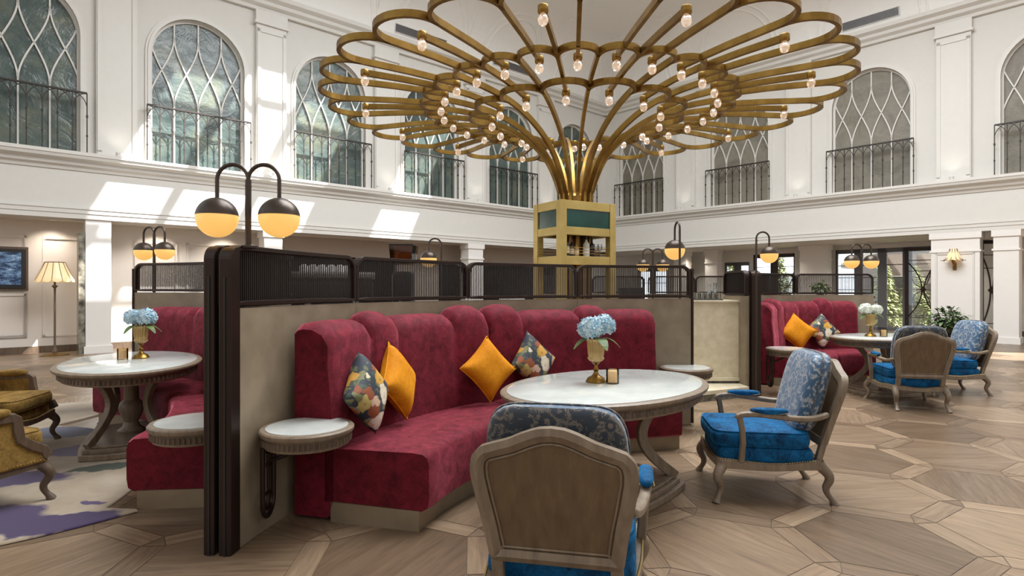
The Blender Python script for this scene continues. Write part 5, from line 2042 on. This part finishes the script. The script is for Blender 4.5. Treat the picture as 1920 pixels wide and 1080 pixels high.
bushy_plant('potted_plant', 'bushy green potted plant behind the far right armchairs', 7.05, 9.35, 0, 0.92, 0.26, 420, 0.45, 'dark_leaf', 4, 0.0, 0.17)
sh_ = thing('planter_shelf', 'low dark shelf behind the far right partition, carrying a small plant', 'shelf', (5.55, 10.35, 0))
MB().box((0, 0, 0.62), (1.6, 0.3, 1.24)).build('body', 'leather', sh_)
MB().box((0, 0, 1.26), (1.66, 0.34, 0.04)).build('top', 'dark_wood', sh_)
bushy_plant('potted_plant', 'small leafy plant seen through the far right rod screen', 5.50, 10.35, 0, 0.17, 0.13, 120, 0.08, 'leaf', 6, 1.28, 0.07)


# ------------------------------------------------------------------ garden outside
g = MB().box((30, 34, -0.15), (60, 50, 0.1)).build('ground_outside', plain('garden_paving', (176, 170, 164), 0.8))
struct(g)
def conifer(label, x, y, h, r, seed):
    rr = random.Random(seed)
    o = thing('conifer_tree', label, 'tree', (x, y, -0.1), 0, 'conifers in the garden')
    MB().tube([(0, 0, 0), (0, 0, h * 0.9)], lambda u: lerp(0.12, 0.02, u), 8).build('trunk', 'dark_wood', o)
    lv = MB()
    for i in range(1500):
        z = h * (0.06 + 0.94 * rr.random() ** 1.25)
        rad = r * (1 - z / h) ** 0.8 * rr.uniform(0.5, 1.0)
        a = rr.uniform(0, 2 * PI)
        leaf_blade(lv, (rad * math.cos(a), rad * math.sin(a), z), (math.cos(a), math.sin(a), rr.uniform(-0.1, 0.9)), rr.uniform(0.15, 0.3), 0.10, 0.4)
    lv.build('foliage', 'garden_leaf', o)
M['garden_leaf'] = mottled('sunlit_conifer_leaves', (120, 140, 76), (196, 202, 130), 4, 0.7)
def outside(px, extra):
    k_ = (px - 960) / F
    s = so(px); y = W(s, NO, 0).y + extra
    return k_ * y, y
for px, ex, h, r, lb, sd in ((1655, 2.0, 2.3, 0.62, 'light green conifer outside the left leaf of the garden doors', 1), (1712, 3.4, 2.3, 0.62, 'light green conifer outside the middle of the garden doors', 2), (1738, 1.4, 0.95, 0.5, 'low rounded conifer outside the right leaf of the garden doors', 3),
                             (1378, 3.0, 3.0, 0.8, 'conifer outside the small far window', 4), (1462, 3.6, 2.9, 0.8, 'conifer outside the dark framed far door', 5)):
    x, y = outside(px, ex)
    conifer(lb, x, y, h, r, sd)
x, y = outside(1725, 9)
M['larch'] = wood('weathered_larch', (96, 84, 78), (130, 116, 108))
hs = thing('chalet', 'timber chalet with pale gabled roof outside the garden doors', 'building', (x + 1.5, y, -0.1), R(-40))
MB().box((0, 0, 1.4), (7, 4, 2.8)).build('walls', 'larch', hs)
rf = MB(); rf.prism([(-4.2, 2.5), (0, 4.4), (4.2, 2.5), (4.2, 2.7), (0, 4.65), (-4.2, 2.7)], lambda a, b, d: (a, d, b), -2.6, 2.6); rf.build('roof', 'white_trim', hs)
gb = MB(); gb.prism([(-3.5, 2.8), (3.5, 2.8), (0, 4.35)], lambda a, b, d: (a, d, b), -2.0, 2.0); gb.build('gable', 'larch', hs)
for sx in (-2, 0, 2):
    w_ = MB().box((sx, -2.02, 1.5), (0.9, 0.06, 1.2)).build('window', 'white_trim', hs)
    MB().box((sx, -2.06, 1.5), (0.76, 0.02, 1.06)).build('pane', 'dark_room', w_)
bl = MB()
for i in range(24): bl.box((-3.4 + i * 0.29, -2.5, 1.0), (0.05, 0.05, 0.9))
bl.box((0, -2.5, 1.45), (6.9, 0.08, 0.08)).box((0, -2.5, 0.55), (6.9, 0.3, 0.08))
bl.build('balcony', 'larch', hs)
hill = MB()
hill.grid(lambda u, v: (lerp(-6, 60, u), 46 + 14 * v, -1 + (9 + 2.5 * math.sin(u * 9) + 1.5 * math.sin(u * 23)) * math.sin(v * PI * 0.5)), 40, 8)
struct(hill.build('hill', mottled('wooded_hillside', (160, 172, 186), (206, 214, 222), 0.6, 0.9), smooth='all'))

# ------------------------------------------------------------------ ceiling downlights of the low side aisles
def downlight(p, label, power):
    o = thing('downlight', label, 'lamp', p, 0, 'aisle downlights')
    MB().lathe([(0.09, 0), (0.09, -0.012), (0.065, -0.014), (0.062, 0)], n=20).build('trim_ring', 'white_trim', o)
    MB().lathe([(0, -0.004), (0.062, -0.004), (0.062, -0.002), (0, -0.002)], n=20).build('lens', 'lens', o)
    d = bpy.data.lights.new('downlight_bulb', 'SPOT')
    d.energy = power; d.spot_size = R(130); d.spot_blend = 0.8; d.shadow_soft_size = 0.06; d.color = (1.0, 0.9, 0.78)
    lo = bpy.data.objects.new('downlight_bulb', d); COL.objects.link(lo); lo.parent = o; lo.location = (0, 0, -0.03)
for i, t_ in enumerate((-2.2, -0.7, 1.3, 2.8)):
    downlight(L(t_, -0.6, Z_SOF), 'ceiling downlight %s before the panelled left wall' % ('nearest the left picture edge', 'above the floor lamp', 'right of the sunlit column', 'nearest the dark recess')[i], 60)
for i, px in enumerate((1300, 1450, 1620, 1800)):
    s = on_wall(px, PR, DR, NR, -1.8)
    downlight(W(s, -1.8, Z_SOF), 'ceiling downlight over the garden aisle, %s' % ('nearest the brass tower', 'above the small far door', 'above the glazed garden doors', 'behind the pier with the sconce')[i], 120)


# small brass uplights that stand on the cornice at the foot of each pilaster
def uplight(p, label, power, inward):
    o = thing('cornice_uplight', label, 'lamp', p, 0, 'uplights on the cornice')
    MB().lathe([(0, 0), (0.07, 0), (0.07, 0.02), (0.05, 0.03), (0.06, 0.09), (0.05, 0.09), (0.04, 0.04), (0, 0.04)], n=16).build('housing', 'white_trim', o)
    d = bpy.data.lights.new('uplight_bulb', 'SPOT')
    d.energy = power; d.spot_size = R(140); d.spot_blend = 0.9; d.shadow_soft_size = 0.08; d.color = (1.0, 0.95, 0.88)
    lo = bpy.data.objects.new('uplight_bulb', d); COL.objects.link(lo); lo.parent = o; lo.location = (0, 0, 0.1)
    lo.rotation_euler = (Vector((0, 0, -1)) - inward * 0.25).to_track_quat('Z', 'Y').to_euler()
ups = [(L, LC[i] - 1.6725, NL, 'left') for i in range(1, 6)] + [(W, RC[i] + 1.99, NR, 'right') for i in range(0, 3)]
words = ['between the first two arched windows on the left wall', 'above the twin lamp on the left wall', 'right of the third arched window on the left wall', 'fourth along the left cornice', 'nearest the room corner on the left cornice',
         'first right of the brass tower', 'left of the large arched window on the right wall', 'below the pilaster nearest the right picture edge']
for (fr, c, nn_, sd), wd_ in zip(ups, words):
    uplight(fr(c, 0.20, Z_COR1), 'small uplight on the cornice, %s' % wd_, 7, nn_)
